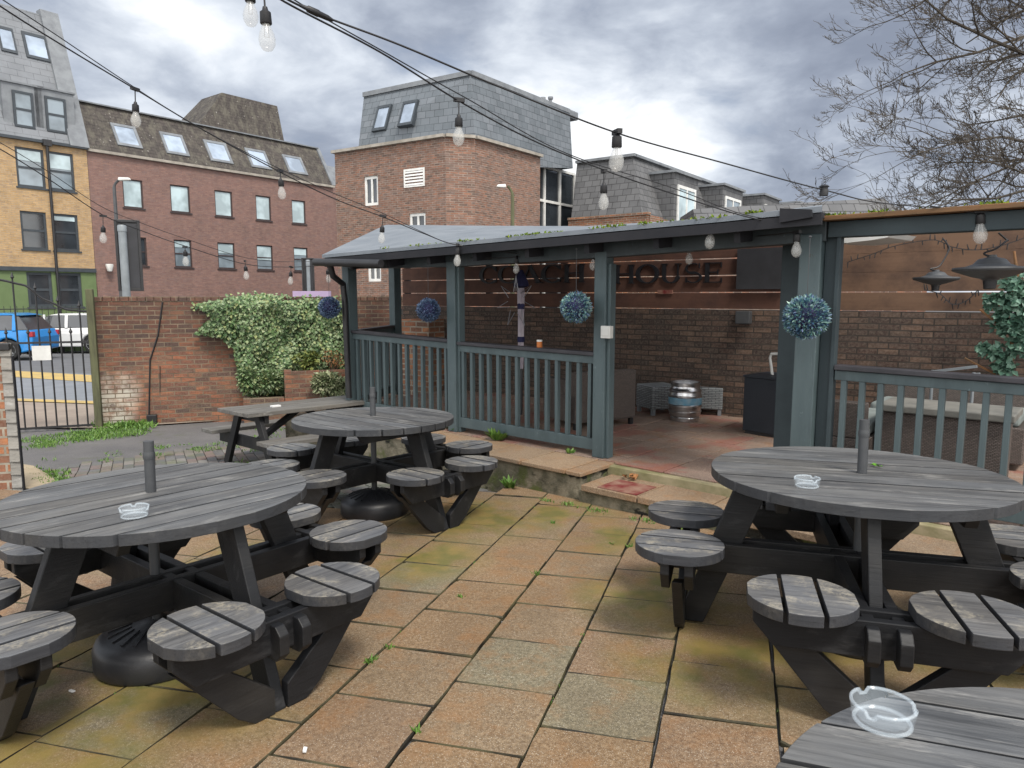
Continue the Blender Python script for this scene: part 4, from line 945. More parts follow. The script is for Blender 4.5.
# slate storey
sl0 = C.f(358, 145, .25); st0 = C.f(364, 97.5, 1.1); st1 = C.f(473, 73, 1.1); zs = (st0.z+st1.z)/2
q2 = HR(474, 72, .35); q3 = HR(576, 118, .35); zs2 = (q2.z+q3.z)/2; zs = zs2
ck = rp(.15, .12, 0); ct = rp(.2, .35, 0); ct = Vector((st1.x, 1.1, 0)); r0 = rp(xr2, .12, 0); r1 = rp(xr2, .35, 0)
def V3(p, z): return (p[0], p[1], z)
zb_ = zc+.06
mb = MB()
bl, bk_, br = (sl0.x, .25), (ck.x, ck.y), (r0.x, r0.y); tl, tk, tr = (st0.x, 1.1), (ct.x-.1, ct.y), (r1.x, r1.y)
mb.quad(V3(bl,zb_),V3(bk_,zb_),V3(tk,zs),V3(tl,zs)); mb.build('slate_storey', M['slate_grey'], C.t)
mb = MB(); xq = xr2; zlow = HR(575, 168).z
tkr = RM.inverted() @ Vector((tk[0], tk[1], 0))
mb.quad((.15,.12,zb_),(xr1,.12,zb_),(xr1,.3,zs),(tkr.x,tkr.y,zs)); mb.quad((xr1,.12,HR(545,168).z),(xq,.12,zlow),(xq,.3,zs),(xr1,.3,zs)); mb.quad((xq,.12,zlow),(xq,6,zlow),(xq,6,zs),(xq,.3,zs))
o = mb.build('slate_storey', M['slate_grey'], C.t); o.matrix_local = RM
mb = MB(); mb.quad(V3(bl,zb_),V3(tl,zs),V3((tl[0],8),zs),V3((bl[0],8),zb_)); C.part(mb, 'slate_end', M['slate_grey'])
mb = MB(); back = rp(xr2, 6, 0); mb.poly([V3(tl,zs+.005),V3(tk,zs+.005),V3(tr,zs+.005),V3((back.x,back.y),zs+.005),V3((tl[0],8),zs+.005)]); C.part(mb, 'flat_roof', M['lead'])
mb = MB(); mb.bar(V3(tl,zs+.05),V3(tk,zs+.05),.16,.16); mb.bar(V3(tk,zs+.052),V3(tr,zs+.052),.16,.16); C.part(mb, 'roof_trim', M['lead'])
for r in ((376.5,389.5,107,131),(402,416,102.5,126)):
    nC = (Vector((0,-(zs-zb_),.85))).normalized(); onroof(C, None, nC, (0,.25,zb_), *r, gm='glass_sky', out=.10)
# roof pots and duct
for u, h in ((543, 9), (550.5, 13)):
    p = HR(u, 104, .8); mb = MB(); mb.lathe([(.07,0),(.07,h*.035),(.11,h*.035),(.11,h*.035+.09)], 10, (p.x,.8,zs)); o = mb.build('vent_pipe', M['lead'], C.t); o.matrix_local = RM
p = HR(571, 112, .9); mb = MB(); mb.bx(p.x-.9,p.x+.3,.7,1.5,zs,zs+.34); o = mb.build('roof_duct', M['lead'], C.t, bevel=.05); o.matrix_local = RM
mb = MB(); mb.tube([(.6,.45,zs+.62),(xr2-.3,.45,zs+.62)], .03, 6)
for i in range(6): x = .6+(xr2-.9)*i/5; mb.tube([(x,.45,zs),(x,.45,zs+.62)], .025, 5)
# glazed bay
mb = MB(); zt_ = HR(557, 170, .6).z; zbm = FZ; xa, xb = xr1+.02, HR(574, 200, .6).x
for i in range(4): x = xa+(xb-xa)*i/3; mb.bx(x-.05,x+.05,.55,.70,GZ,zt_)
for z in (zt_, zt_-1.35, zt_-3.1, zt_-4.6): mb.bx(xa,xb,.56,.68,z-.05,z+.05)
o = mb.build('glazed_bay', M['white_paint'], C.t); o.matrix_local = RM
mb = MB(); mb.bx(xa,xb,.62,.66,GZ,zt_-.06); g_ = mb.build('pane', M['glass_dk'], o)
mb = MB(); mb.bx(xb+.06, xb+1.2, .5, 5, GZ, zt_); o = mb.build('bay_side_wall', M['slate_grey'], C.t); o.matrix_local = RM
# --- slate terrace to the right
K2 = WU(641, 296, 27); K2.z = 0
Dn = Bld('terrace', 'long slate mansard terrace with dormer windows behind the shelter roof', K2, RA)
za = Dn.f(641, 157.5, .6).z; zb_ = Dn.f(641, 216).z; xe = Dn.f(800, 210).x
yb = Dn.hit(569, 220, (-.4,0,0), (1,0,0)).y; yt = Dn.hit(577, 171, (.55,0,0), (1,0,0)).y
mb = MB(); mb.bx(-.35, xe+12, -.30, yb, GZ, zb_-.02); Dn.part(mb, 'wall', M['brick_red'])
lk = Dn.hit(566, 222, (0,0,0), (1,0,0))
mb = MB(); lw = yb; mb.bx(-.46, -.36, -.42, lw, GZ, zb_); mb.bx(-.52,-.30,-.47,lw,zb_+.003,zb_+.09); mb.bx(-.3,.9,-.42,-.31,GZ,zb_); Dn.part(mb, 'parapet', M['brick_orange'])
mb = MB(); mb.hexa([(-.25,-.1,zb_),(xe+12,-.1,zb_),(xe+12,yb,zb_),(-.25,yb,zb_),(.55,.75,za),(xe+12,.75,za),(xe+12,yt,za),(.55,yt,za)]); Dn.part(mb, 'roof', M['slate_warm'])
mb = MB(); mb.bar((.5,.7,za+.03),(xe+12,.7,za+.03),.2,.1); mb.bar((.5,.6,za+.032),(.5,yt,za+.032),.2,.1); Dn.part(mb, 'roof_trim', M['lead'])
for (u0, u1, v0, v1, ul) in ((678,696,187,219,657),(725.5,741,198,222,700),(765,778,206,226,742),(800,810,212,228,782)):
    q = Dn.rect(u0, u1, v0, v1, -.55); zt_ = q[3]+.42
    mb = MB(); mb.bx(q[0]-.30, q[1]+.30, -.50, 1.3, zb_-1.2, zt_); d = mb.build('dormer', M['slate_warm'], Dn.t)
    mb = MB(); mb.bx(q[0]-.40, q[1]+.40, -.62, 1.3, zt_+.003, zt_+.10); mb.build('dormer_roof', M['lead'], d)
    Dn.window((q[0],q[1],q[2]-.6,q[3]), -.60, 'white_paint', 'sky_pane_blind' if u0 < 700 else 'glass_mid', fw=.12, trans=0, mull=1)
# --- far slate roof
Fr = Bld('slate_roof_house', 'low far house with plain grey slate roof behind the shelter corner', WU(775, 296, 20), math.radians(-4))
a = Fr.f(772, 213); b = Fr.f(905, 198, 1.0); zt_ = Fr.f(850, 199, 1.0).z; z0 = Fr.f(850, 222).z; xr = Fr.f(912, 212).x; xr_t = Fr.f(885, 199, 1).x
mb = MB(); mb.hexa([(a.x-2,0,z0-.3),(xr+.7,0,z0-.3),(xr+.7,5,z0-.3),(a.x-2,5,z0-.3),(a.x-2,1.0,zt_-.25),(xr_t-.1,1.0,zt_+.02),(xr_t-.1,3.2,zt_+.02),(a.x-2,3.2,zt_-.25)]); Fr.part(mb, 'roof', M['slate_warm'])
mb = MB(); mb.bx(a.x-1.9, xr+.6, .1, 4.9, GZ-1.0, z0-.31); Fr.part(mb, 'wall', M['brick_red'])

# ================================================================ STREET THINGS
def totem(label, u0, u1, v0, v1, up0, up1, vt, y, rz, yel=False):
    c = WU((u0+u1)/2, (v0+v1)/2, y); MM = Matrix.Translation((c.x, c.y, 0)) @ Matrix.Rotation(rz, 4, 'Z'); I = MM.inverted()
    h = lambda u, v, yy=0: hitL(u, v, (0, yy, 0), (0, 1, 0), I)
    t = thing('street_sign', label, 'sign', M=MM, group='sign panels seen from behind')
    a, b = h(u0, v0), h(u1, v1); w = (b.x-a.x); um=(u0+u1)/2
    a.z = h(um, v0).z; b.z = h(um, v1).z
    mb = MB(); mb.bx(a.x,b.x,-.02,.03,b.z,a.z); f=w*.11
    mb.bx(a.x,a.x+f,-.06,-.02,b.z,a.z); mb.bx(b.x-f,b.x,-.06,-.02,b.z,a.z); mb.bx(a.x+f,b.x-f,-.06,-.02,a.z-f,a.z); mb.bx(a.x+f,b.x-f,-.06,-.02,b.z,b.z+f); mb.build('panel', M['black_metal'], t, bevel=.005)
    mb = MB(); mb.bx(a.x+w*.46,b.x-f*1.1,-.045,-.021,b.z+f*1.2,a.z-f*1.5); mb.build('inner_panel', M['panel'], t)
    zp = h(um, vt).z; x0, x1 = h(up0, (vt+v1)/2).x, h(up1, (vt+v1)/2).x; r = (x1-x0)/2*.86; xm = (x0+x1)/2
    mb = MB(); mb.tube([(xm,-.062-r,GZ),(xm,-.062-r,zp)], r, 14); mb.lathe([(r*1.12,0),(r*1.12,.1),(r*.9,.12)], 14, (xm,-.062-r,zp-.1)); mb.build('pole', M['galv'], t)
totem('tall black sign panel seen from behind on a thick grey pole over the brick wall', 113.5, 144, 220, 291, 119, 129, 227, 13.5, math.radians(29))
totem('smaller distant black sign panel on grey pole above the ivy', 301.5, 315, 258, 293, 306.5, 311, 261, 15, math.radians(12))
c = WU(320, 295, 14.5); mb = MB(); mb.bx(-.55,.22,-.04,.04,-1.9,.08); o = mb.build('hoarding', M['lilac']); o.location = (c.x, c.y, c.z); tag(o, 'lilac painted hoarding just showing above the ivy beside the shelter', 'hoarding')
def lamp_post(label, u, vtop, vhead, y, dx, mat='galv'):
    b = WU(u, vtop, y); t = thing('street_lamp', label, 'street lamp', (b.x, b.y, GZ)); h = b.z-GZ
    k = y/700; P = [(0,0,0),(0,0,h*.5),(0,0,h-.25)] + [(dx*k*math.sin(i*.26)**2*.8, 0, h-.25+.25*math.sin(i*.26)) for i in range(1, 7)]
    mb = MB(); mb.tube(P, [.07,.06,.045]+[.035]*6, 8); mb.build('pole', M[mat], t)
    e = Vector(P[-1]); s = 1 if dx > 0 else -1
    mb = MB(); mb.hexa([e+Vector(p) for p in ((-.04,-.07,-.05),(.3*s,-.07,-.03),(.3*s,.07,-.03),(-.04,.07,-.05),(-.04,-.05,.05),(.26*s,-.04,.04),(.26*s,.04,.04),(-.04,.05,.05))]); mb.build('lamp_head', M['white'], t, bevel=.03)
lamp_post('slim dark street lamp with small white head before the purple brick block', 113.5, 179, 181, 20, 8, 'pole')
lamp_post('green street lamp with white head in front of the red brick corner block', 512.5, 186, 187, 19, -6, 'gatewood')
# cars
def car(label, O, rz, paint, L_=4.5, H_=1.62, suv=True):
    t = thing('parked_car', label, 'car', O, rz, 'cars parked along the street'); w = .9
    # side silhouette, x forward; rear at -L/2
    l = L_/2; wr = .36; xf, xr_ = l-.85, -l+.85; zl = .26
    def arch(x0): return [(x0-wr-.05, zl)] + [(x0 - (wr+.06)*math.cos(a), .36 + (wr+.06)*math.sin(a)) for a in [math.pi*i/8 for i in range(9)]] + [(x0+wr+.05, zl)]
    prof = [(-l+.05, .35)] + arch(xr_) + arch(xf) + [(l-.02, .35), (l, .62), (l-.12, .84), (l-1.15, 1.02), (-l+.12, 1.06), (-l, .80)]
    mb = MB(); mb.prism(prof, lambda x, z: (x, w - (.05 if z > .9 else 0), z), lambda x, z: (x, -w + (.05 if z > .9 else 0), z)); mb.build('body', paint, t, bevel=.05, seg=3)
    gp = [(-l+.16, 1.05), (-l+.50, H_-.09), (-l+.95, H_), (l-2.15, H_), (l-1.65, H_-.1), (l-1.10, 1.01)]
    mb = MB(); mb.prism(gp, lambda x, z: (x, w-.05-.30*(z-1.0), z), lambda x, z: (x, -w+.05+.30*(z-1.0), z)); c = mb.build('cabin', M['glass_car'], t, bevel=.03)
    mb = MB()
    for s in (1, -1):
        for x in (-l+.62, -.35, .55): mb.bar((x, s*(w-.03), 1.03), (x+.05, s*(w-.05-.3*(H_-1.03)), H_-.02), .05, .12, up=(1,0,0))
    mb.prism([(-l+.42,H_-.05),(-l+.95,H_+.02),(l-2.15,H_+.02),(l-1.72,H_-.06)], lambda x,z: (x,w-.20,z), lambda x,z: (x,-w+.20,z)); mb.build('roof', paint, t, bevel=.02)
    for x in (xr_, xf):
        for s in (1, -1):
            mb = MB(); MM = Matrix.Rotation(math.pi/2*s, 4, 'X'); mb.lathe([(.20,-.11),(wr-.03,-.11),(wr,-.07),(wr,.07),(wr-.03,.11),(.2,.11)], 24, (x, s*(w-.12), wr), M=MM); wh = mb.build('wheel', M['tyre'], t)
            mb = MB(); mb.lathe([(0,-.09),(.22,-.105),(.245,-.115),(.245,-.09)], 20, (x, s*(w-.12), wr), M=MM)
            for k in range(5):
                a = 2*math.pi*k/5; mb.bar((x, s*(w-.005), wr), (x+.22*math.cos(a), s*(w-.002), wr+.22*math.sin(a)), .05, .03, up=(0,1,0))
            mb.build('rim', M['alloy'], wh)
    for s in (1, -1):
        mb = MB(); mb.bx(-l-.012, -l+.16, s*w*.93-.10, s*w*.93+.075, .82, 1.0); mb.build('tail_light', M['red_lens'], t, bevel=.02)
        mb = MB(); mb.bx(l-.28, l-.04, s*w*.86-.12, s*w*.86+.1, .66, .82); mb.build('headlight', M['white'], t, bevel=.03)
        mb = MB(); mb.box((l-1.75, s*(w+.08), 1.05), (.14,.2,.13)); mb.build('mirror', paint, t, bevel=.03)
    return t
g = W(*PU(42, 361.5, -.2)); car('bright blue parked car with red rear lamp, seen through the gate bars', (g.x-2.75, g.y+.9, g.z+.02), math.radians(186), M['blue_car'])
g = W(*PU(87, 355, -.2)); car('white parked hatchback behind the bright blue car, beyond the gate', (g.x-1.65, g.y+1.6, g.z+.02), math.radians(184), M['white_car'], 4.4, 1.6)
# iron railing before the shopfront
ir = thing('iron_railing', 'thin dark spiked railing on the pavement before the green shopfront', 'railing', M=Y.M)
mb = MB(); a = Y.f(-30, 310, -1.6).x; b = Y.f(95, 310, -1.6).x; z1 = Y.f(20, 306, -1.6).z
mb.tube([(a,-1.6,z1-.12),(b,-1.6,z1-.12)], .02, 5); x = a
while x < b: mb.tube([(x,-1.6,GZ),(x,-1.6,z1)], .012, 4); x += .22
mb.build('bars', M['black_metal'], ir)

# ================================================================ PICNIC TABLES
def disc_boards(mb, r, nb, z0, z1, gap=.011, taper=0):
    w = 2*r/nb
    for i in range(nb):
        y0, y1 = -r+i*w+gap/2, -r+(i+1)*w-gap/2
        x_ = lambda y: math.sqrt(max(r*r-y*y, 0)); N = 7
        top = [(x_(y1+(y0-y1)*k/N), y1+(y0-y1)*k/N) for k in range(N+1)]
        P = [(-x, y) for x, y in top][::-1]
        P = [(-x_(y0+(y1-y0)*k/N), y0+(y1-y0)*k/N) for k in range(N+1)]
        P = P + top; dz = U(-.0015,.0015)
        Q = []
        for p in P:
            if not Q or (abs(p[0]-Q[-1][0])+abs(p[1]-Q[-1][1])) > .004: Q.append(p)
        if (abs(Q[0][0]-Q[-1][0])+abs(Q[0][1]-Q[-1][1])) < .004: Q.pop()
        Q = Q[::-1]
        mb.prism(Q, lambda x, y: (x, y, z0), lambda x, y: (x, y, z1+dz))
def round_table(label, R_=.61, zt=.75, zs=.45, off=(0,0)):
    t = thing('round_picnic_table', label, 'picnic table', group='round picnic tables on the patio')
    mb = MB(); disc_boards(mb, R_, 9, zt-.044, zt); tt_ = mb.build('tabletop', M['wood_top'], t, bevel=.0014, seg=1); tt_.location = (off[0], off[1], 0)
    for x in (-.34, .34):
        mb = MB(); L_ = math.sqrt(R_*R_-x*x)-.07
        mb.prism([(-L_,zt-.047),(-L_+.04,zt-.105),(L_-.04,zt-.105),(L_,zt-.047)], lambda y,z: (x-.024,y,z), lambda y,z: (x+.024,y,z)); mb.build('batten', M['wood_frame'], t, bevel=.003).location = (off[0], off[1], 0)
    zc = zs-.046                       # underside of seats
    arms = {}
    for k in range(4):
        Q = Matrix.Rotation(k*math.pi/2, 4, 'Z')
        def put(mb, nm, mat, bev=.004, parent=t):
            mb.v = [tuple(Q @ Vector(p)) for p in mb.v]; return mb.build(nm, mat, parent, bevel=bev)
        if k < 2:
            for s in (1, -1):          # long paired beams through the middle
                mb = MB(); l = .865; a, b = zc-.148-.004*k, zc-.012-.004*k
                mb.prism([(-l,a+.03),(-l+.03,a),(l-.03,a),(l,a+.03),(l,b-.03),(l-.03,b),(-l+.03,b),(-l,b-.03)], lambda x,z: (x,s*.050+.021,z), lambda x,z: (x,s*.050-.021,z)); put(mb, 'beam', M['wood_frame'])
        for x in (.685, .785):         # crossbeams carrying the two seats
            mb = MB(); l = .44
            mb.prism([(-l,zc-.05),(-l+.075,zc-.135),(l-.075,zc-.135),(l,zc-.05),(l,zc-.001),(-l,zc-.001)], lambda y,z: (x-.019,y,z), lambda y,z: (x+.019,y,z)); put(mb, 'crossbeam', M['wood_frame'])
        mb = MB(); w = .066            # long leg from the top, between the beams, to the ground
        mb.prism([(.40-w,zt-.047),(.695-w,0.0),(.695+w*.85,0.0),(.42+w,zt-.047)], lambda x,z: (x,-.024,z), lambda x,z: (x,.024,z)); put(mb, 'leg', M['wood_frame'])
        for s in (1, -1):              # V braces
            mb = MB(); mb.prism([(s*.42,zc-.085),(s*.235,zc-.137),(s*.028,.10),(s*.028,.0),(s*.115,.0),(s*.185,.05)][::s], lambda y,z: (.712,y,z), lambda y,z: (.757,y,z)); put(mb, 'brace', M['wood_frame'])
            mb = MB(); disc_boards(mb, .194, 3, zs-.044, zs, .016); mb.v = [(p[0]+.735, p[1]+s*.274, p[2]) for p in mb.v]; put(mb, 'seat', M['wood_seat'], .003)
    return t
def loff(dx, dy, a, s):
    v = Matrix.Rotation(math.radians(-a), 3, 'Z') @ Vector((dx, dy, 0)); return (v.x/s, v.y/s)
def PMx(x, y, z, a, s=1.0): return Matrix.Translation(W(x, y, z)) @ RP @ Matrix.Rotation(math.radians(a), 4, 'Z') @ Matrix.Scale(s, 4)
t1 = round_table('round black picnic table at the left with an ashtray and the thick pole through it', .623, .765, .45, loff(-.055,-.031,52.3,.936))
t1.matrix_world = PMx(-1.404, 2.872, .0, 52.3, .936)
t3 = round_table('round black picnic table at the right, small green leaf on its top', .632, .764, .467, loff(.034,.044,-17,.978))
t3.matrix_world = PMx(1.496, 3.016, .003, -17, .978)
t2 = round_table('round black picnic table in the middle, just in front of the shelter railing', .592, .75, .45, loff(.006,-.12,-40,.955))
t2.matrix_world = PMx(-.99, 5.07, .0, -40, .955)
dup(t3, PMx(.913-.045, .673-.03, .003, -19.5, .957), 'round picnic table cut off by the bottom right corner, large ashtray on it')
# rectangular A-frame table
TA, TB = PU(243, 410, .45), PU(352, 398.5, .45)
tv = Vector((TB.x-TA.x, TB.y-TA.y, 0)); ta = math.degrees(math.atan2(tv.y, tv.x)); tl = tv.length
rt_ = thing('picnic_bench', 'long rectangular A-frame picnic table with bleached grey top before the ivy', 'picnic table')
tc = (TA+TB)/2; gzz = gz(tc.x, tc.y); rt_.matrix_world = PMx(tc.x, tc.y, gzz, ta)
hT = .45-gzz; l = tl/2+.12; ww = .34
mb = MB()
for i in range(5): y0 = -ww+2*ww*i/5; mb.bx(-l, l, y0+.004, y0+2*ww/5-.004, hT-.04, hT+U(-.001,.002))
mb.build('tabletop', M['wood_old'], rt_, bevel=.004)
hs = hT*.60
for s in (1, -1):
    mb = MB(); mb.bx(-l, l, s*.62-.13, s*.62-.003, hs-.04, hs); mb.bx(-l, l, s*.62+.003, s*.62+.13, hs-.04, hs); mb.build('seat', M['wood_old'], rt_, bevel=.004)
for x in (-l+.22, l-.22):
    mb = MB(); mb.bx(x-.02, x+.02, -.74, .74, hs-.165, hs-.043); mb.build('crossbeam', M['wood_frame'], rt_, bevel=.004)
    mb = MB(); mb.bx(x-.022, x+.022, -ww+.03, ww-.03, hT-.125, hT-.043); mb.build('batten', M['wood_frame'], rt_, bevel=.004)
    for s in (1, -1):
        mb = MB(); mb.bar((x-.045, s*.52, 0), (x-.045, s*.20, hT-.045), .045, .10, up=(0,1,0)); mb.build('leg', M['wood_frame'], rt_, bevel=.004)
    sg_ = 1 if x < 0 else -1; mb = MB(); mb.bar((x+sg_*.03, 0, hs-.10), (x+sg_*.55, 0, hT-.05), .045, .09, up=(0,1,0)); mb.build('brace', M['wood_frame'], rt_, bevel=.004)
mb = MB(); mb.box((-l*.42, -.05, hT+.012), (.10,.06,.02)); p = mb.build('cigarette_packet', M['paper'], bevel=.003); p.matrix_world = rt_.matrix_world.copy(); tag(p, 'small pale packet lying on the rectangular picnic table', 'packet')
# parasol stands: weighted base with the pole stub rising through the table top
def stand(label, x, y, g, ztop, a=0, r=.245):
    t = thing('parasol_stand', label, 'parasol stand', group='parasol stands under the round tables'); t.matrix_world = PMx(x, y, g, a)
    mb = MB(); mb.lathe([(r*.96,0),(r,.015),(r,.085),(r*.95,.112),(r*.82,.13),(r*.35,.165),(r*.22,.17),(.045,.175)], 40); mb.build('base', M['plastic'], t, angle=50)
    mb = MB()
    for k in range(20):
        q = 2*math.pi*k/20; c, s = math.cos(q), math.sin(q); mb.bar((c*r*.40,s*r*.40,.163), (c*r*.76,s*r*.76,.137), .012, .008)
    mb.build('ribs', M['plastic'], t)
    mb = MB(); mb.tube([(0,0,.17),(0,0,ztop)], .0205, 14); mb.build('pole', M['pole'], t)
    mb = MB(); mb.lathe([(.022,0),(.0235,.01),(.0235,.02),(.022,.03)], 14, (0,0,ztop-.075)); mb.build('joint_ring', M['pole'], t)
pt = PU(151, 492, .716); stand('parasol stand of the left round table, dark pole stub through its top', pt.x, pt.y, 0, .930)
pt = PU(373, 417, .708); stand('parasol stand of the middle round table, its black base resting on grey setts', pt.x, pt.y, gz(pt.x, pt.y), .925)
pt = PU(862, 473, .750); stand('parasol stand of the right round table, scuffed grey stub with pale ring', pt.x, pt.y, 0, .988)
# ashtrays
def ashtray(label, u, v, z, r, a=0):
    p = PU(u, v, z); mb = MB()
    mb.lathe([(0,.001),(r*.80,.0),(r*.9,.004),(r,.034),(r*.985,.038),(r*.93,.038),(r*.86,.034),(r*.80,.012),(r*.72,.008),(0,.008)], 36)
    for k in range(3):
        q = math.radians(a+120*k); 
        for i, vtx in enumerate(mb.v):
            if vtx[2] > .033:
                dq = (math.atan2(vtx[1], vtx[0])-q+math.pi)%(2*math.pi)-math.pi
                if abs(dq) < .16: mb.v[i] = (vtx[0], vtx[1], vtx[2]-.010)
    zr = lambda q: .036 - (.009 if min(abs((q-math.radians(a+120*k)+math.pi)%(2*math.pi)-math.pi) for k in range(3)) < .17 else 0)
    o = mb.build('ashtray', M['ash_glass'], angle=60)
    rm = MB(); Q = [2*math.pi*i/60 for i in range(61)]; rm.tube([(r*.955*math.cos(q), r*.955*math.sin(q), zr(q)) for q in Q], .0032, 6); rm.tube([(r*.84*math.cos(q), r*.84*math.sin(q), .004) for q in Q], .0036, 6); rm.build('rim', M['ash_rim'], o)
    o.matrix_world = PMx(p.x, p.y, z+.002, 0); return tag(o, label, 'ashtray', 'round glass ashtrays')
ashtray('clear glass ashtray on the left round table in front of the pole', 134.5, 517, .7165, .050)
ashtray('clear glass ashtray on the right round table, left of its pole', 807, 487, .7515, .050, 40)
ashtray('large clear glass ashtray on the table in the bottom right corner', 882, 724, .7515, .052, 100)
p = PU(877.5, 467, .752); mb = MB()
for k in range(4): mb.leaf(Vector((U(-.008,.008),U(-.008,.008),.002)), Vector((U(-1,1),U(-1,1),.2)), Vector((0,0,1)), .03, .022)
o = mb.build('leaf', M['bright_leaf']); o.matrix_world = PMx(p.x, p.y, .7525, 0); tag(o, 'small bright green leaf on the right round table beside the pole', 'leaf')
for i, (u, v, l_) in enumerate(((29,679,'white paper scrap on the slabs by the leftmost seat'),(72,692,'larger white paper scrap on mossy slabs left of the parasol base'),(305,751,'white scrap on the orange slab near the bottom edge'),(296,647,'crumpled tissue on slabs under the left table joint'))):
    p = PU(u, v, .004); mb = MB(); s_ = U(.010,.016); mb.hexa([(-s_,-s_*.6,0),(s_,-s_*.5,0),(s_*.9,s_*.6,.002),(-s_*.8,s_*.5,0),(-s_,-s_*.6,.004),(s_,-s_*.5,.006),(s_*.9,s_*.6,.009),(-s_*.8,s_*.5,.005)])
    o = mb.build('paper_scrap', M['paper']); o.matrix_world = PMx(p.x, p.y, .005, U(0,180)); tag(o, l_, 'litter')

# ================================================================ HANGING THINGS
def topiary(label, u, v, rpx, y, utop, vtop, mat, n=1500, ytop=None):
    c = WU(u, v, y); r = rpx*y/700*.98; tp = WU(utop, vtop, ytop or y)
    t = thing('topiary_ball', label, 'topiary ball', c, group='artificial topiary balls hung from the shelter'); mb = MB()
    for _ in range(n):
        d = Vector((random.gauss(0,1), random.gauss(0,1), random.gauss(0,1))).normalized()
        mb.leaf(d*r*U(.72,.90), d+Vector((U(-.6,.6),U(-.6,.6),U(-.6,.6))), Vector((U(-1,1),U(-1,1),U(-1,1))), r*U(.14,.24), r*U(.07,.12), 0, .3)
    mb.build('leaves', mat, t)
    mb = MB(); mb.lathe([(0,-r*.72)]+[(r*.74*math.cos(a), r*.74*math.sin(a)) for a in [math.radians(x) for x in range(-80, 81, 20)]]+[(0,r*.74)], 14); mb.build('core', M['navy'], t)
    mb = MB(); mb.tube([(0,0,r*.8), (0,0,tp.z-c.z)], .0022, 5); mb.lathe([(0,0),(.010,.004),(.010,.012),(0,.016)], 8, (0,0,tp.z-c.z)); mb.build('hanging_wire', M['pole'], t)
topiary('blue topiary ball hanging at the left corner in front of the ivy', 329.5, 307.5, 11.3, 7.9, 329.5, 268, M['topiary_dk'])
topiary('blue topiary ball hanging in the first bay, left of the second post', 428.5, 310, 12.3, 7.0, 427.5, 262, M['topiary_dk'])
topiary('bright blue-green topiary ball hanging just left of the post with the white switch', 576, 307.5, 16.3, 5.75, 578, 250, M['topiary'])
topiary('largest blue-green topiary ball, hung against the wide teal post at right', 806, 317, 22.5, 4.35, 808, 238, M['topiary'], 2200)
# junction box on post
p = HF(608, 332, -.075); mb = MB(); mb.bx(p.x-.045,p.x+.045,-.115,-.066,p.z-.05,p.z+.05); mb.bx(p.x-.03,p.x+.03,-.121,-.116,p.z-.03,p.z+.03); o = mb.build('switch_box', M['white'], bevel=.012, seg=3); o.matrix_world = PM; tag(o, 'white weatherproof switch box on the teal post', 'switch')
# candle can on the rail
p = HF(539.5, 345.5); mb = MB(); mb.lathe([(.024,0),(.025,.003),(.025,.05),(.026,.052)], 18, (0,0,0), 0); mb.lathe([(.0262,.052),(.0262,.066),(.02,.068)], 18, (0,0,0), 1)
o = mb.build('candle_can', [M['orange'], M['white']]); f_ = (p.x-xB)/(0-xB); o.matrix_world = PM @ Matrix.Translation((p.x, 0, zr0+(zr-zr0)*f_+.002)); tag(o, 'small orange and white can standing on the railing cap', 'can')
# bulbs and festoon strings
def bulb_parts(t, p, drop, s=1.0, tilt=0):
    p = Vector(p); mb = MB()
    mb.box((0,0,.0), (.055*s,.02*s,.018*s)); 
    if drop > .01: mb.tube([(0,0,0),(0,0,-drop)], .0035, 5)
    mb.lathe([(0.0,.002),(.008*s,0),(.011*s,-.012*s),(.019*s,-.018*s),(.0205*s,-.055*s),(.018*s,-.058*s)][::-1], 14, (0,0,-drop))
    h = mb.build('lamp_holder', M['cable'], t, angle=50); h.location = p; h.rotation_euler = (tilt*.5, tilt, U(0,3))
    mb = MB(); q = -drop-.056*s
    mb.lathe([(.014*s,q),(.016*s,q-.012*s),(.025*s,q-.032*s),(.0295*s,q-.052*s),(.027*s,q-.072*s),(.017*s,q-.088*s),(0,q-.094*s)][::-1], 16); b = mb.build('bulb', M['bulb'], h)
    mb = MB(); mb.tube([(-.006*s,0,q),(-.008*s,0,q-.045*s),(.008*s,0,q-.045*s),(.006*s,0,q)], .0012*s, 4); mb.v = [tuple(v) for v in mb.v]
    f = mb.build('filament', M['steel_dull'], h)
def sagline(P, n=10):
    out = []
    for i in range(len(P)-1):
        p0 = P[max(i-1,0)]; p1 = P[i]; p2 = P[i+1]; p3 = P[min(i+2,len(P)-1)]
        for k in range(n):
            t = k/n; out.append(.5*((2*p1)+(p2-p0)*t+(2*p0-5*p1+4*p2-p3)*t*t+(3*p1-p0-3*p2+p3)*t**3))
    return out + [P[-1]]
def festoon(label, pts, bulbs, off=None, r=.0042):
    t = thing('festoon_lights', label, 'string lights', group='festoon light strings'); Pw = [WU(*p) for p in pts]
    mb = MB(); mb.tube(sagline(Pw), r, 6)
    if off: mb.tube([p+Vector((0,0,off(i/(len(Pw)*10)))) for i, p in enumerate(sagline(Pw))], r*.7, 5)
    mb.build('cable', M['cable'], t)
    for u, v, y, drop, s in bulbs: bulb_parts(t, WU(u, v, y), drop, s, U(-.08,.08))
    return t
festoon('string lights from the top left corner down to the shelter roof edge', [(-70,-45,3.3),(0,6,3.6),(70,50,4.0),(135,89,4.4),(205,131,4.8),(280,172,5.2),(335,199,5.6),(383,217,5.9),(425,234,6.2),(457,245,6.45),(520,254,6.4)],
        [(135,89,4.4,.075,1.0),(280,171,5.2,.05,1.0),(383,216,5.9,.075,1.0),(458,245,6.45,.02,1.15)], lambda t: .02+.02*math.sin(t*14))
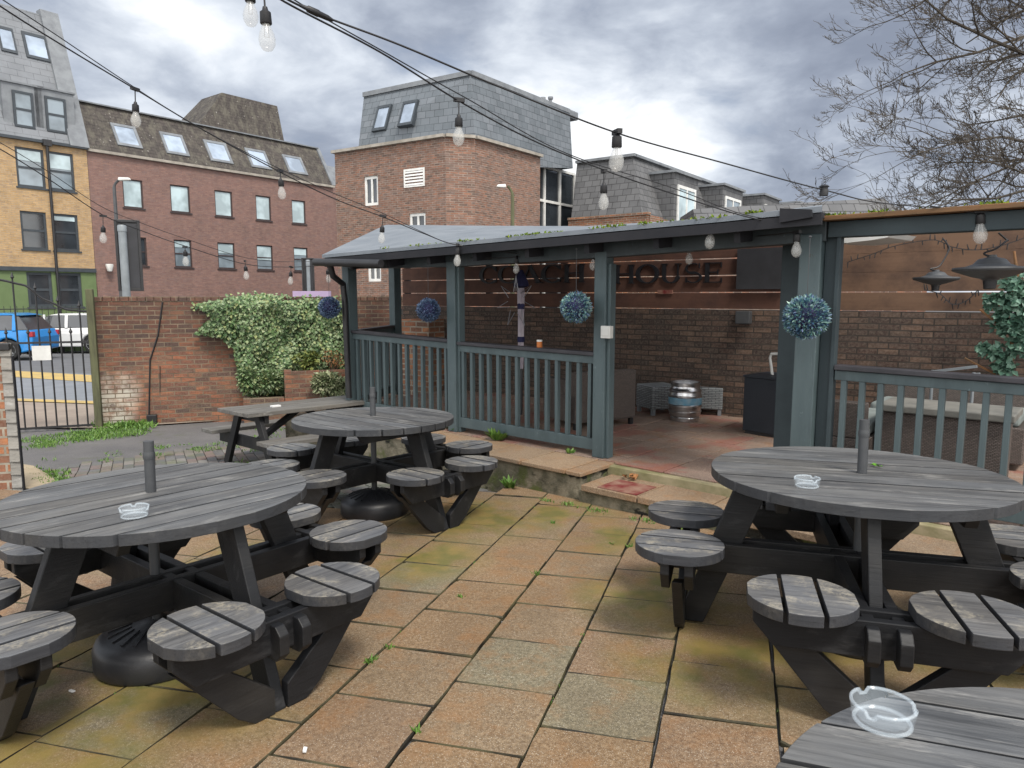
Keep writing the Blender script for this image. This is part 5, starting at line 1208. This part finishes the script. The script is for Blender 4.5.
festoon('double string lights running from the top centre down to the pergola post', [(250,-24,2.6),(285,2,2.8),(380,52,3.2),(459,101,3.6),(530,139,3.95),(604,170,4.2),(680,196,4.45),(740,215,4.6),(790,226,4.7)],
        [(459,100,3.6,.07,1.0),(604,171,4.2,.065,1.05)], lambda t: .022+.012*math.sin(t*22))
festoon('topmost string lights from the plug down towards the bare tree', [(270,-10,2.5),(318,14,2.75),(400,45,2.95),(500,87,3.2),(617,133,3.5),(720,162,3.9),(824,190,4.3),(900,205,4.8),(1060,214,5.6)],
        [(617,132,3.5,.0,1.25)])
p = WU(318,13.5,2.75); d_ = (WU(330,19,2.78)-p).normalized(); mb = MB(); mb.tube([-d_*.07,-d_*.045,-d_*.04,d_*.0,d_*.005,d_*.04,d_*.06], [.006,.008,.012,.013,.011,.010,.005], 10)
o = mb.build('cable_plug', M['cable']); o.location = p; tag(o, 'black inline plug joining two cables near the top of the picture', 'plug')
p = WU(824,191,4.3); mb = MB(); mb.lathe([(.024,-.028),(.026,0),(.020,.012),(.022,.02),(.03,.024),(.02,.034),(0,.04)], 12); o = mb.build('cable_clip', M['cable']); o.location = p; tag(o, 'black knob-like cable clip on the topmost wire left of the bare tree', 'clip')
festoon('pair of festoon bulbs hanging into view at the top edge', [(150,-70,2.3),(249,-26,2.4),(264,-22,2.42),(330,-10,2.5)], [(249.5,-28,2.75,.05,.95),(263,-22,2.6,.095,1.0)])
festoon('low string lights crossing before the yellow and purple buildings', [(-60,118,4.6),(0,149,5.3),(50,180,6.0),(103,215,6.8),(145,232,7.3),(185,246,7.6),(245,264,8.2),(291,267,8.6),(340,264,8.6)],
        [(103,216,6.8,.09,1.1),(185,247,7.6,.03,1.15),(245,261,8.2,.05,1.1),(291,267,8.6,.05,1.1),(327,266,8.7,.04,1.1)], lambda t: .03+.05*math.sin(t*3.1))
festoon('string lights under the eaves inside the shelter front', [(470,258,6.6),(517,257,6.4),(595,249,5.9),(640,246,5.7),(689,245,5.5),(740,238,5.1),(797,232,4.62)],
        [(517,257,6.4,.0,1.0)]+[(594,250,5.9,.02,1.0),(689,245,5.5,.0,1.0),(797,232,4.62,.0,1.1)])
festoon('single bulb clipped to the mossy roof edge right of centre', [(690,226,5.0),(711,223,4.95),(735,222,4.9)], [(711.5,223,4.95,.0,1.2)])
festoon('single bulb under the right pergola beam above the larger heat lamp', [(930,206,4.2),(980,213,4.1),(1040,214,4.0)], [(980.5,211,4.1,.0,1.25)])

# ================================================================ RIGHT PERGOLA AND ITS THINGS
pg = thing('pergola_beam', 'dark timber pergola beam at the upper right with orange-brown top edge', 'pergola', M=PM)
x0 = xD+.10; x1 = xR+1.6
zb0_ = HF(832, 238).z; zb1_ = HF(1020, 233).z; zt0_ = HF(832, 222.5).z; zt1_ = HF(1020, 213).z
zz1 = zb0_ + (zb1_-zb0_)*1.0
mb = MB(); mb.hexa([(x0,-.05,zb0_),(x1,-.05,zz1),(x1,.05,zz1),(x0,.05,zb0_),(x0,-.05,zt0_),(x1,-.05,zt0_),(x1,.05,zt0_),(x0,.05,zt0_)]); mb.build('beam', M['teal_dark'], pg, bevel=.005)
mb = MB(); mb.bx(x0-.02, x1, -.12, .16, zt0_+.004, zt0_+.034); mb.build('top_board', M['terracotta'], pg, bevel=.004)
mb = MB()
for _ in range(170):
    x = random.choice([x0+.06+U(-.06,.07), x0+.30+U(-.05,.06), x0+.9+U(-.07,.05), x0+U(0,1.2)]); mb.leaf(Vector((x, U(-.12,0), zt0_+.034)), Vector((U(-1,1),U(-1,1),U(.3,1.4))), Vector((U(-1,1),U(-1,1),1)), U(.012,.028), U(.008,.02))
o = mb.build('roof_moss', M['moss']); o.matrix_world = PM; tag(o, None, None, kind='stuff')
# capping piece where the two roofs meet
mb = MB(); a = HF(826, 205, EV); mb.hexa([(xD-.10,EV-.03,ev[-1].z-.05),(xD+.10,EV-.03,ev[-1].z-.03),(xD+.10,EV+.9,ev[-1].z+.02),(xD-.10,EV+.9,ev[-1].z+.02),(xD-.10,EV-.03,ev[-1].z+.040),(xD+.09,EV-.03,ev[-1].z+.018),(xD+.09,EV+.9,ev[-1].z+.03),(xD-.10,EV+.9,ev[-1].z+.04)]); mb.build('end_cap', M['soffit'], pv)
def heat_lamp(label, u, v, wpx, y, vtop):
    c = WU(u, v, y); r = wpx/2*y/700; t = thing('heat_lamp', label, 'heat lamp', c, group='hanging heat lamps')
    mb = MB(); mb.lathe([(r*.20,-r*.30),(r*.24,-r*.26),(r*.46,-r*.21),(r*.97,-.006),(r,.004),(r*.98,.014),(r*.66,r*.10),(r*.50,r*.16),(r*.47,r*.17),(r*.36,r*.30),(r*.34,r*.31),(r*.30,r*.33),(r*.13,r*.37),(r*.11,r*.44),(0,r*.45)], 40); mb.build('shade', M['pole'], t, angle=25)
    mb = MB(); mb.lathe([(r*.13,-r*.56),(r*.155,-r*.54),(r*.185,-r*.305)], 20); mb.lathe([(0,-r*.565),(r*.125,-r*.562)], 20); mb.build('heater_element', M['black_metal'], t)
    zt = WU(u, vtop, y).z-c.z; mb = MB(); mb.tube(sagline([Vector(q) for q in ((0,0,r*.38),(-.05,0,r*.48),(.02,0,r*.62),(.09,.02,(zt+r*.6)*.5),(.10,.03,zt*.8),(.06,.05,zt))], 6), .006, 6); mb.build('cable', M['cable'], t); return t
heat_lamp('smaller, more distant hanging heat lamp with flat conical shade', 936, 279, 41, 5.6, 238)
heat_lamp('larger hanging heat lamp with wide flat shade at the right edge', 991, 270, 67, 4.2, 232)
# pale canopy under the beam
P = [hitL(u, v, (0, 1.5, 0), (0, 1, 0)) for u, v in ((828,232),(905,236),(900,240.5),(885,243),(862,245.5),(840,245),(828,243))]
mb = MB(); mb.prism([(p.x, p.z) for p in P], lambda x,z: (x, 1.1, z), lambda x,z: (x, 1.9, z+.02)); o = mb.build('canopy', M['canopy']); o.matrix_world = PM; tag(o, 'pale curved canopy sheet tucked under the pergola beam', 'canopy')
# fairy lights on the boards
fl = thing('fairy_lights', 'thin drooping wire of tiny fairy lights in front of the orange boards', 'fairy lights')
mb = MB()
for pts in ([(848,262),(870,255),(895,246),(930,240),(944,243),(952,247),(975,250),(1000,246),(1030,236)], [(925,290),(940,294),(952,304),(966,301),(978,290)]):
    Q = sagline([hitL(u, v, (0,-.06,0), (0,1,0), WI) for u, v in pts], 8); Q = [WM @ q for q in Q]; mb.tube(Q, .005, 4)
    for q in Q[::2]: mb.tube([q, q+Vector((U(-.02,.02),0,random.choice([-1,1])*U(.03,.06)))], [.006,.004], 4)
mb.build('wire', M['cable'], fl)
# ================================================================ SHELTER FURNITURE
def at_floor(u, v): return hitL(u, v, (0,0,FZ), (0,0,1))
def LM(p, a): return PM @ Matrix.Translation((p.x, p.y, FZ)) @ Matrix.Rotation(math.radians(a), 4, 'Z')
# keg
p = at_floor(684.5, 420); kr = (701.5-667.5)/2*( (PM@p).y )/700*.98
kg = thing('beer_keg', 'stainless steel beer keg with blue bands on the shelter floor', 'keg', M=LM(p, 0)); k_ = kr/.19
prof = [(.150,.0),(.163,.004),(.165,.04),(.158,.05),(.176,.07),(.180,.10),(.186,.105),(.186,.118),(.180,.123),(.186,.17),(.192,.175),(.192,.19),(.187,.195)]
mid = [(.187,.196),(.189,.235),(.187,.275)]
prof2 = [(.187,.276),(.192,.282),(.192,.296),(.186,.301),(.178,.335),(.183,.34),(.183,.352),(.176,.357),(.160,.382),(.157,.40),(.165,.405),(.165,.445),(.158,.45),(.150,.445),(.150,.40),(.10,.40),(0,.405)]
sc = lambda P: [(r*k_, z*k_) for r, z in P]
mb = MB(); mb.lathe(sc(prof), 36); mb.lathe(sc(prof2), 36); mb.build('body', M['steel'], kg, angle=30)
mb = MB(); mb.lathe(sc(mid), 36); mb.build('band', M['blue_band'], kg)
for q in (.6, 3.7):
    mb = MB(); mb.bar((math.cos(q-.35)*.1655*k_, math.sin(q-.35)*.1655*k_, .425*k_), (math.cos(q+.35)*.1655*k_, math.sin(q+.35)*.1655*k_, .425*k_), .02*k_, .022*k_); mb.build('handle_slot', M['black_metal'], kg)
# tall-backed rattan seat behind the rail (seen from its side/back)
def boxseat(label, P, w, d, h, a, mat, legs=True, name='rattan_stool', cat='stool', back=None, cush=None, group=None):
    t = thing(name, label, cat, M=LM(P, a), group=group)
    mb = MB(); mb.bx(0, w, 0, d, .07, h); mb.build('frame', M[mat], t, bevel=.012)
    if legs:
        for x in (.03, w-.03):
            for y in (.03, d-.03): mb = MB(); mb.bx(x-.02,x+.02,y-.02,y+.02,0,.069); mb.build('leg', M['lead'] if mat != 'rattan' else M['black_metal'], t)
    if back:
        for (x0,x1,y0,y1,z0,z1) in back: mb = MB(); mb.bx(x0,x1,y0,y1,z0,z1); mb.build('backrest' if z1 > h+.2 else 'armrest', M[mat], t, bevel=.012)
    if cush:
        for (x0,x1,y0,y1,z0,z1) in cush: mb = MB(); mb.bx(x0,x1,y0,y1,z0,z1); mb.build('cushion', M['cushion'], t, bevel=.03, seg=3)
    return t
p = at_floor(575, 431); q = at_floor(634.5, 424); sw = (q-p).length; sa = math.degrees(math.atan2(q.y-p.y, q.x-p.x)); hz = hitL(636, 369.5, (0,q.y,0), (0,1,0)).z-FZ
boxseat('brown rattan armchair seen from behind through the teal railing beside the post', p, sw, .60, .36, sa, 'rattan', name='rattan_armchair', cat='armchair', back=[(0,sw,-.01,.11,.08,hz),(0,.1,.112,.6,.36,.5),(sw-.1,sw,.112,.6,.36,.5)])
p = at_floor(652, 416); boxseat('low grey rattan stool left of the steel keg', p, .38, .36, hitL(652,387,(0,p.y,0),(0,1,0)).z-FZ, 62, 'rattan_grey', group='low grey rattan stools')
p = at_floor(686, 414.5); boxseat('low grey rattan stool half hidden behind the steel keg', p, .40, .36, hitL(700,388.5,(0,p.y,0),(0,1,0)).z-FZ, 25, 'rattan_grey', group='low grey rattan stools')
p = at_floor(742, 433); q = at_floor(800, 438); cw_ = hitL(790,434,(0,p.y,0),(0,1,0)).x-p.x; hz = hitL(742,375,(0,p.y,0),(0,1,0)).z-FZ
cb = thing('cabinet', 'plain dark blue-grey cabinet standing in the shelter beside the wide teal posts', 'cabinet', M=LM(p, -8))
mb = MB(); mb.bx(0,cw_,0,.45,.03,hz-.02); mb.build('body', M['cabinet'], cb, bevel=.006)
mb = MB(); mb.bx(-.01,cw_+.01,-.012,.46,hz-.018,hz+.004); mb.build('top', M['cabinet'], cb, bevel=.004)
mb = MB(); mb.bx(.02,cw_-.02,.02,.43,0,.029); mb.build('plinth', M['black_metal'], cb)
a = hitL(770.5, 371, (0,p.y+.2,0), (0,1,0)); mb = MB(); zt_ = hitL(771,353,(0,p.y+.2,0),(0,1,0)).z
mb.tube([(a.x+.02,a.y,FZ+hz),(a.x-.01,a.y,zt_-.05),(a.x,a.y,zt_-.01),(a.x+.10,a.y,zt_)], .014, 8); o = mb.build('metal_bracket', M['white']); o.matrix_world = PM; tag(o, 'pale bent metal handle standing on the dark cabinet', 'handle')
mb = MB(); a = at_floor(783, 446); 
for k in range(5): mb.leaf(Vector((U(-.05,.05),U(-.03,.03),.004)), Vector((U(-1,1),U(-1,1),.3)), Vector((0,0,1)), .06, .04)
o = mb.build('fallen_leaves', M['yellow']); o.matrix_world = LM(a, 0); tag(o, 'yellow fallen leaf on the tiles at the foot of the wide teal post', 'leaf')
mb = MB(); a = hitL(610, 478, (0,0,.012), (0,0,1))
for k in range(9): mb.leaf(Vector((U(-.08,.08),U(-.025,.025),.006)), Vector((U(-1,1),U(-1,1),.5)), Vector((0,0,1)), .06, .045)
o = mb.build('dry_leaves', M['leaf_litter']); o.matrix_world = PM @ Matrix.Translation((xS+.22,-.22,.014)); tag(o, 'few dry orange leaves in the corner of the step', 'leaves')
# folded parasol / wire star
def zc_(u, v, y): return hitL(u, v, (0, y, 0), (0, 1, 0))
b = zc_(521, 343, .9); a = zc_(521, 288, .9); tp = zc_(521, 270, .9)
ps = thing('closed_parasol', 'folded pale parasol with navy straps standing behind the middle railing', 'parasol', M=PM @ Matrix.Translation((b.x, .9, FZ)))
mb = MB(); mb.tube([(0,0,.06),(0,0,tp.z-FZ)], .019, 10); mb.build('pole', M['pole'], ps)
mb = MB(); n=26; prof=[(.022,b.z-FZ-.28),(.027,b.z-FZ-.2),(.030,b.z-FZ),(.030,(a.z+b.z)/2-FZ),(.038,a.z-FZ-.05),(.030,a.z-FZ)]
mb.lathe(prof, n); mb.v = [(x*(1+.16*math.sin(5*math.atan2(y,x))), y*(1+.16*math.sin(5*math.atan2(y,x))), z) for x,y,z in mb.v]; mb.build('canopy', M['parasol'], ps)
for z_ in (b.z-FZ+.01, (a.z*.62+b.z*.38)-FZ): mb = MB(); mb.lathe([(.036,z_),(.040,z_+.01),(.040,z_+.05),(.036,z_+.06)], 20); mb.build('strap', M['navy'], ps)
mb = MB(); mb.lathe([(.03,a.z-FZ),(.085,a.z-FZ+.02),(.08,a.z-FZ+.06),(.02,tp.z-FZ)], 16); mb.build('cap', M['navy'], ps)
st = zc_(516, 302, .72); ws = thing('wire_star', 'thin silver wire star decoration behind the folded parasol', 'star', M=PM @ Matrix.Translation(st)); mb = MB(); r = .27
for k in range(7):
    q = math.pi/2+2*math.pi*k/7; q1, q2 = q-.28, q+.28; tip = Vector((math.cos(q)*r, 0, math.sin(q)*r))
    for qq in (q1, q2): mb.tube([Vector((math.cos(qq)*r*.42,0,math.sin(qq)*r*.42)), tip], .004, 5)
mb.tube([(0,0,r*.4),(0,0,.55)], .002, 4); mb.build('wire', M['steel_dull'], ws)
# right-hand rattan set behind the rail
def rp_(u, v, y): return hitL(u, v, (0, y, 0), (0, 1, 0))
x0 = rp_(833, 400, .65).x; x1 = rp_(1018, 400, .65).x
zt_ = rp_(930, 407, .65).z-FZ
rs = thing('rattan_table', 'long brown rattan table with pale top behind the right railing', 'table', M=PM @ Matrix.Translation((x0+.35,.6,FZ)))
w_ = x1-x0-.35; mb = MB(); mb.bx(0,w_*.94,0,.42,.05,zt_-.055); mb.build('frame', M['rattan'], rs, bevel=.01)
mb = MB(); mb.bx(-.03,w_,-.03,.46,zt_-.05,zt_); mb.build('top', M['tabletop_pale'], rs, bevel=.008)
rsf = thing('rattan_sofa', 'brown rattan sofa end with armrest next to the wide teal post', 'sofa', M=PM @ Matrix.Translation((x0-.06,.45,FZ)))
mb = MB(); mb.bx(0,.36,0,.9,.05,.34); mb.build('frame', M['rattan'], rsf, bevel=.012)
mb = MB(); mb.bx(0,.34,0,.10,.341,.60); mb.build('armrest', M['rattan'], rsf, bevel=.012)
mb = MB(); mb.bx(.02,.34,.11,.88,.342,.45); mb.build('cushion', M['cushion'], rsf, bevel=.03, seg=3)
xq = rp_(868, 380, 1.75).x
rb = thing('rattan_bench', 'grey cushioned rattan bench against the brick wall behind the long table', 'bench', M=PM @ Matrix.Translation((xq,1.7,FZ)))
mb = MB(); mb.bx(0,1.15,0,.65,.05,.34); mb.build('frame', M['rattan'], rb, bevel=.012)
mb = MB(); mb.bx(0,1.15,.56,.68,.341,.60); mb.build('backrest', M['rattan'], rb, bevel=.012)
for i in range(2): mb = MB(); mb.bx(.03+.56*i,.55+.56*i,.03,.55,.342,.44); mb.build('cushion', M['cushion'], rb, bevel=.03, seg=3)
a = rp_(943, 368, .9); tr = thing('slatted_chair', 'pale slatted folding chair back just above the right rail cap', 'chair', M=PM @ Matrix.Translation((a.x,1.55,FZ)))
zz = a.z-FZ-.20; mb = MB(); mb.bar((-.22,0,zz+.10),(.12,0,zz+.17),.03,.02); mb.bar((-.20,.03,zz+.05),(.14,.03,zz+.11),.03,.02); mb.build('slats', M['galv'], tr)
for x in (-.18,.10): mb = MB(); mb.tube([(x,.02,0),(x,.02,zz+.12)], .012, 8); mb.build('leg', M['galv'], tr)
mb = MB(); mb.bx(-.2,.14,-.30,.0,zz-.35,zz-.325); mb.build('seat', M['galv'], tr)
# climber at the right edge
cl = thing('climbing_shrub', 'leafy green climbing shrub against the boards at the right edge', 'shrub', M=WM @ Matrix.Translation((HB(1010,300,-.3).x,-.25,FZ)))
xc = HB(1010,300,-.3); mb = MB()
CP = [(1012,282,13),(1020,300,16),(1000,303,12),(1016,325,16),(1000,322,10),(1018,345,14),(996,352,9),(1004,365,10),(985,348,6),(1030,320,22),(990,300,6)]
for u, v, r in CP:
    c = hitL(u, v, (0,-.3,0), (0,1,0), WI) - Vector((xc.x,-.25,FZ)); rr = r*.0085
    for _ in range(int(8*r)):
        d = Vector((random.gauss(0,1), random.gauss(0,1)*.7, random.gauss(0,1))); d = d/ max(1, d.length)*U(.3,1)
        mb.leaf(c+d*rr, Vector((U(-1,1),U(-1,0),U(-.9,.4))), Vector((U(-.5,.5),-1,U(.0,1))), U(.045,.085), U(.035,.06))
mb.build('leaves', M['climber'], cl)
mb = MB(); mb.tube([(.06,0,0),(.03,0,.7),(.08,-.03,1.3),(.0,0,1.75)], [.035,.03,.02,.01], 8)
for k in range(5): mb.tube([(.05,0,.6+.2*k),(U(-.3,.3),-.1,.8+.22*k)], .01, 5)
mb.build('stem', M['terracotta'], cl)

# ================================================================ BARE TREE
random.seed(5)
tb = WU(1150, 320, 10.5); tr = thing('bare_tree', 'large leafless tree behind the board screen at the right edge', 'tree', (tb.x, tb.y, GZ))
base = Vector((tb.x, tb.y, GZ)); mbT = MB(); mbL = MB(); mbW = MB()
top = Vector((-.9, .3, 8.6-GZ)); mid_ = Vector((-.2,.1,4.0-GZ))
mbT.tube(sagline([Vector((0,0,0)), Vector((.05,0,1.8-GZ)), mid_, Vector((-.5,.2,6.2-GZ)), top], 5), [.30-.012*i for i in range(21)], 10)
def branch(mb, p, d, L_, r, lev):
    n = 5 if lev < 2 else 4; P = [p]; q = p.copy(); dd = d.normalized()
    for i in range(n):
        dd = (dd + Vector((U(-1,1),U(-1,1),U(-1,1)))*(.22+.05*lev) + Vector((-.04,0,-.03 if lev < 2 else .11))).normalized()
        q = q + dd*L_/n; P.append(q.copy())
    rr = [max(r*(1-.75*i/n), .0028) for i in range(n+1)]
    (mbL if lev < 2 else mbW).tube(P, rr, 6 if lev < 2 else 3, 0, False)
    if lev >= 4: return
    k = (9, 6, 5, 3)[lev]
    for j in range(k):
        f = U(.18, 1.0); i = min(int(f*n), n-1); a = P[i].lerp(P[i+1], f*n-i)
        t = (P[i+1]-P[i]).normalized(); s = t.orthogonal().normalized(); s = Matrix.Rotation(U(0, 2*math.pi), 3, t) @ s
        nd = t*U(.6,1.1) + s*U(.4,.8) + Vector((-.10,0,.02))
        branch(mb, a, nd, L_*U(.34,.56)*(.9 if lev else .66), rr[i]*U(.45,.62), lev+1)
def limb(u0, v0, y0, u1, v1, y1, r):
    a = WU(u0, v0, y0)-base; b = WU(u1, v1, y1)-base; branch(None, a, b-a, (b-a).length, r*.68, 0)
for l in ((1120,-20,10.4,925,30,9.6,.055),(1120,70,10.4,905,85,9.2,.055),(1130,120,10.4,905,125,9.8,.045),(1130,190,10.4,880,172,9.4,.05),(1130,215,10.3,930,190,9.0,.04),(1110,-100,10.4,960,-40,10,.05),(1110,0,10.5,960,10,11,.05),(1140,160,10.4,950,140,10.8,.045),(1130,235,10.4,900,212,10.3,.04),(1120,40,10.4,940,60,10.6,.045),(1130,150,10.4,930,158,8.8,.04),(1120,95,10.4,950,108,11,.04),(1120,20,10.4,930,-5,9.4,.045),(1140,205,10.4,960,205,11.2,.035)): limb(*l)
for l in ((1160,100,10.5,1300,-60,10,.07),(1160,160,10.5,1320,100,11,.06)): limb(*l)
mbT.build('trunk', M['bark'], tr); mbL.build('limbs', M['bark'], tr); mbW.build('twigs', M['bark'], tr)
random.seed(21)
# ================================================================ WEEDS
def weedpatch(mb, x, y, z, n, r, h):
    for _ in range(n):
        a = U(0, 2*math.pi); k = r*math.sqrt(R()); p = W(x+k*math.cos(a), y+k*math.sin(a), z)
        mb.leaf(p, Vector((U(-.8,.8),U(-.8,.8),U(.4,1.4))), Vector((U(-1,1),U(-1,1),.3)), h*U(.5,1.3), h*U(.12,.4), 0, .15)
mb = MB()
for _ in range(90):
    u = U(30, 140); v = 443 - (u-30)*.13 + U(-7, 5)
    p = PU(u, v, -.2); weedpatch(mb, p.x, p.y, -.222, 40, .17, .055 if u > 75 else .04)
for _ in range(50): p = PU(U(98,150), U(421,427), -.2); weedpatch(mb, p.x, p.y, -.222, 34, .13, .10)
for u, v in ((188,416),(222,417),(228,415),(181,417),(205,419)):
    for _ in range(6): p = PU(u+U(-8,8), v+U(-1,2), -.2); weedpatch(mb, p.x, p.y, -.222, 30, .12, .08)
for _ in range(70):
    u = U(20, 245); v = 464-(u-20)*.115+U(-5,6); p = PU(u, v, -.17)
    if wob(u*.06, v*.08) > .1: weedpatch(mb, p.x, p.y, gz(p.x,p.y)-.01, 18, .10, .04)
for _ in range(50):
    u = U(225, 300); v = U(425, 470); p = PU(u, v, -.17)
    if wob(u*.05, v*.06) > .3: weedpatch(mb, p.x, p.y, gz(p.x,p.y)-.01, 18, .12, .05)
for _ in range(26): p = PU(U(36,66), U(462,486), -.1); weedpatch(mb, p.x, p.y, gz(p.x,p.y)-.01, 22, .08, .05)
tag(mb.build('weeds', M['weed']), None, None, kind='stuff')
# moss and sprouts in the slab joints
mb = MB()
for k in range(-10, 10):
    for _ in range(60):
        p0 = -.629+SW*k; q = U(.8, 6.3); x, y = xy(p0+U(-.006,.006), q)
        if not patio_ok(x, y-.1) or wob(x*1.3+k, y*1.7, 1.1) < .9: continue
        weedpatch(mb, x, y, -.012, 5, .012, .014)
for u, v, n in ((370,660,30),(461,597,14),(536,574,16),(629,546,22),(552,523,20),(640,540,20),(612,544,10),(418,731,10),(390,647,12)):
    p = PU(u, v); weedpatch(mb, p.x, p.y, -.012, n, .018, .035)
for _ in range(60):
    t = R(); u = 540+t*150; v = 497+t*31; p = PU(u, v+2); 
    if wob(u*.07, 1) > .2: weedpatch(mb, p.x, p.y, -.01, 8, .05, .035)
tag(mb.build('joint_moss', M['weed']), None, None, kind='stuff')
# single plants on the plinth
def weed(label, M_, n, r, h):
    mb = MB()
    for _ in range(n):
        a = U(0, 6.28); k = r*R(); mb.leaf(Vector((k*math.cos(a)*.5,k*math.sin(a)*.5,0)), Vector((math.cos(a)*U(.3,1.2),math.sin(a)*U(.3,1.2),U(.5,1.5))), Vector((U(-.5,.5),U(-.5,.5),1)), h*U(.6,1.3), h*U(.3,.5), 0, .1)
    o = mb.build('weed', M['weed']); o.matrix_world = M_; tag(o, label, 'weed', 'weeds growing at the railing foot')
for l_, u, v, n, r, h in (('bright weed tuft at the foot of the second teal post', 447, 427.5, 60, .10, .10),('low weed just right of the second teal post', 457, 431, 40, .08, .06),('largest weed tuft on the plinth edge under the middle railing', 498, 440, 90, .10, .11),('tiny sprout under the bottom rail near the post with the switch', 570, 453.5, 22, .05, .055)):
    p = at_floor(u, v); weed(l_, LM(p, 0), n, r, h)
p = PU(510, 488, 0); weed('small weed growing from the plinth wall foot', PMx(p.x,p.y,0,0), 40, .07, .09)
# ================================================================ LIGHT
w = bpy.data.worlds.new('World'); S.world = w; w.use_nodes = True; nt = w.node_tree; bg = nt.nodes['Background']
SUN_EL, SUN_AZ = 56, 150           # azimuth clockwise from +Y
class WN(NT):
    def __init__(s): s.t = nt
q = WN()
sky = q.n('ShaderNodeTexSky', {'sky_type': 'NISHITA', 'sun_disc': False, 'sun_elevation': math.radians(SUN_EL), 'sun_rotation': math.radians(SUN_AZ), 'air_density': 1.0, 'dust_density': 2.0})
gen = q.n('ShaderNodeTexCoord').outputs['Generated']; sx = q.n('ShaderNodeSeparateXYZ', Vector=gen).outputs
zc = q.math('MAXIMUM', sx[2], 0.0); den = q.math('ADD', zc, .34)
cv = q.n('ShaderNodeCombineXYZ', X=q.math('DIVIDE', sx[0], den), Y=q.math('DIVIDE', sx[1], den), Z=q.math('MULTIPLY', zc, 1.6)).outputs[0]
mp = q.n('ShaderNodeMapping', Vector=cv, Location=(1.35, .2, 0), Scale=(1.25, 1.2, 1)).outputs[0]
n1 = q.n('ShaderNodeTexNoise', Vector=mp, Scale=1.15, Detail=8.0, Roughness=.50, Distortion=.15).outputs['Fac']
n2 = q.n('ShaderNodeTexNoise', Vector=mp, Scale=3.4, Detail=8.0, Roughness=.56, Distortion=.25).outputs['Fac']
nn = q.math('ADD', q.math('MULTIPLY', n1, .55), q.math('MULTIPLY', n2, .45))
def bank(u, v, c0, c1, amp):      # one cloud bank (dark, amp<0) or break in the cloud (bright) centred on a direction of the sky
    d = ray(u, v, TW).normalized(); dp = q.n('ShaderNodeVectorMath', {'operation': 'DOT_PRODUCT'}, Vector=gen); q.set(dp, '#1', d)
    return q.math('MULTIPLY', q.ramp(dp.outputs['Value'], [(c0, 0), (c1, 1)]), amp)
el = q.ramp(sx[2], [(.10, .035), (.30, .02), (.42, .0), (.6, .0)])
back = q.ramp(q.math('ADD', q.math('MULTIPLY', sx[1], -.5), .5), [(.30, 0.0), (.62, 1.0)])
fac = q.math('ADD', q.math('ADD', nn, el), q.math('MULTIPLY', back, .10))
for b_ in ((740, 30, .91, .985, -.075), (600, 130, .965, .997, .15), (330, 60, .96, .995, -.03), (180, 70, .985, .999, .05), (800, 180, .98, .998, .03)): fac = q.math('ADD', fac, bank(*b_))
cl = q.ramp(fac, [(.36, (.165,.188,.24)), (.44, (.225,.253,.31)), (.51, (.33,.363,.42)), (.585, (.48,.513,.56)), (.665, (.68,.69,.70))])
cl = q.mix(1.0, cl, q.mix(back, (1,1,1), (2.15,2.07,1.95)), 'MULTIPLY')
blue = q.mix(1.0, sky.outputs[0], (.10,.10,.10), 'MULTIPLY')
cov = q.ramp(n2, [(.26, .82), (.40, .97)])
nt.links.new(q.mix(cov, blue, cl), bg.inputs['Color']); bg.inputs['Strength'].default_value = 1.0
sd = bpy.data.lights.new('sun', 'SUN'); so_ = bpy.data.objects.new('sun', sd); COL.objects.link(so_)
sd.energy = 2.0; sd.angle = math.radians(14); sd.color = (1, .93, .83)
az, elv = math.radians(SUN_AZ), math.radians(SUN_EL)
sdir = Vector((math.sin(az)*math.cos(elv), math.cos(az)*math.cos(elv), math.sin(elv)))
so_.rotation_euler = sdir.to_track_quat('Z', 'Y').to_euler()
S.view_settings.view_transform = 'Standard'; S.view_settings.look = 'None'; S.view_settings.exposure = 0.78; S.view_settings.gamma = 1
S.render.engine = 'CYCLES'; S.cycles.max_bounces = 8; S.cycles.transparent_max_bounces = 12; S.cycles.use_denoising = True
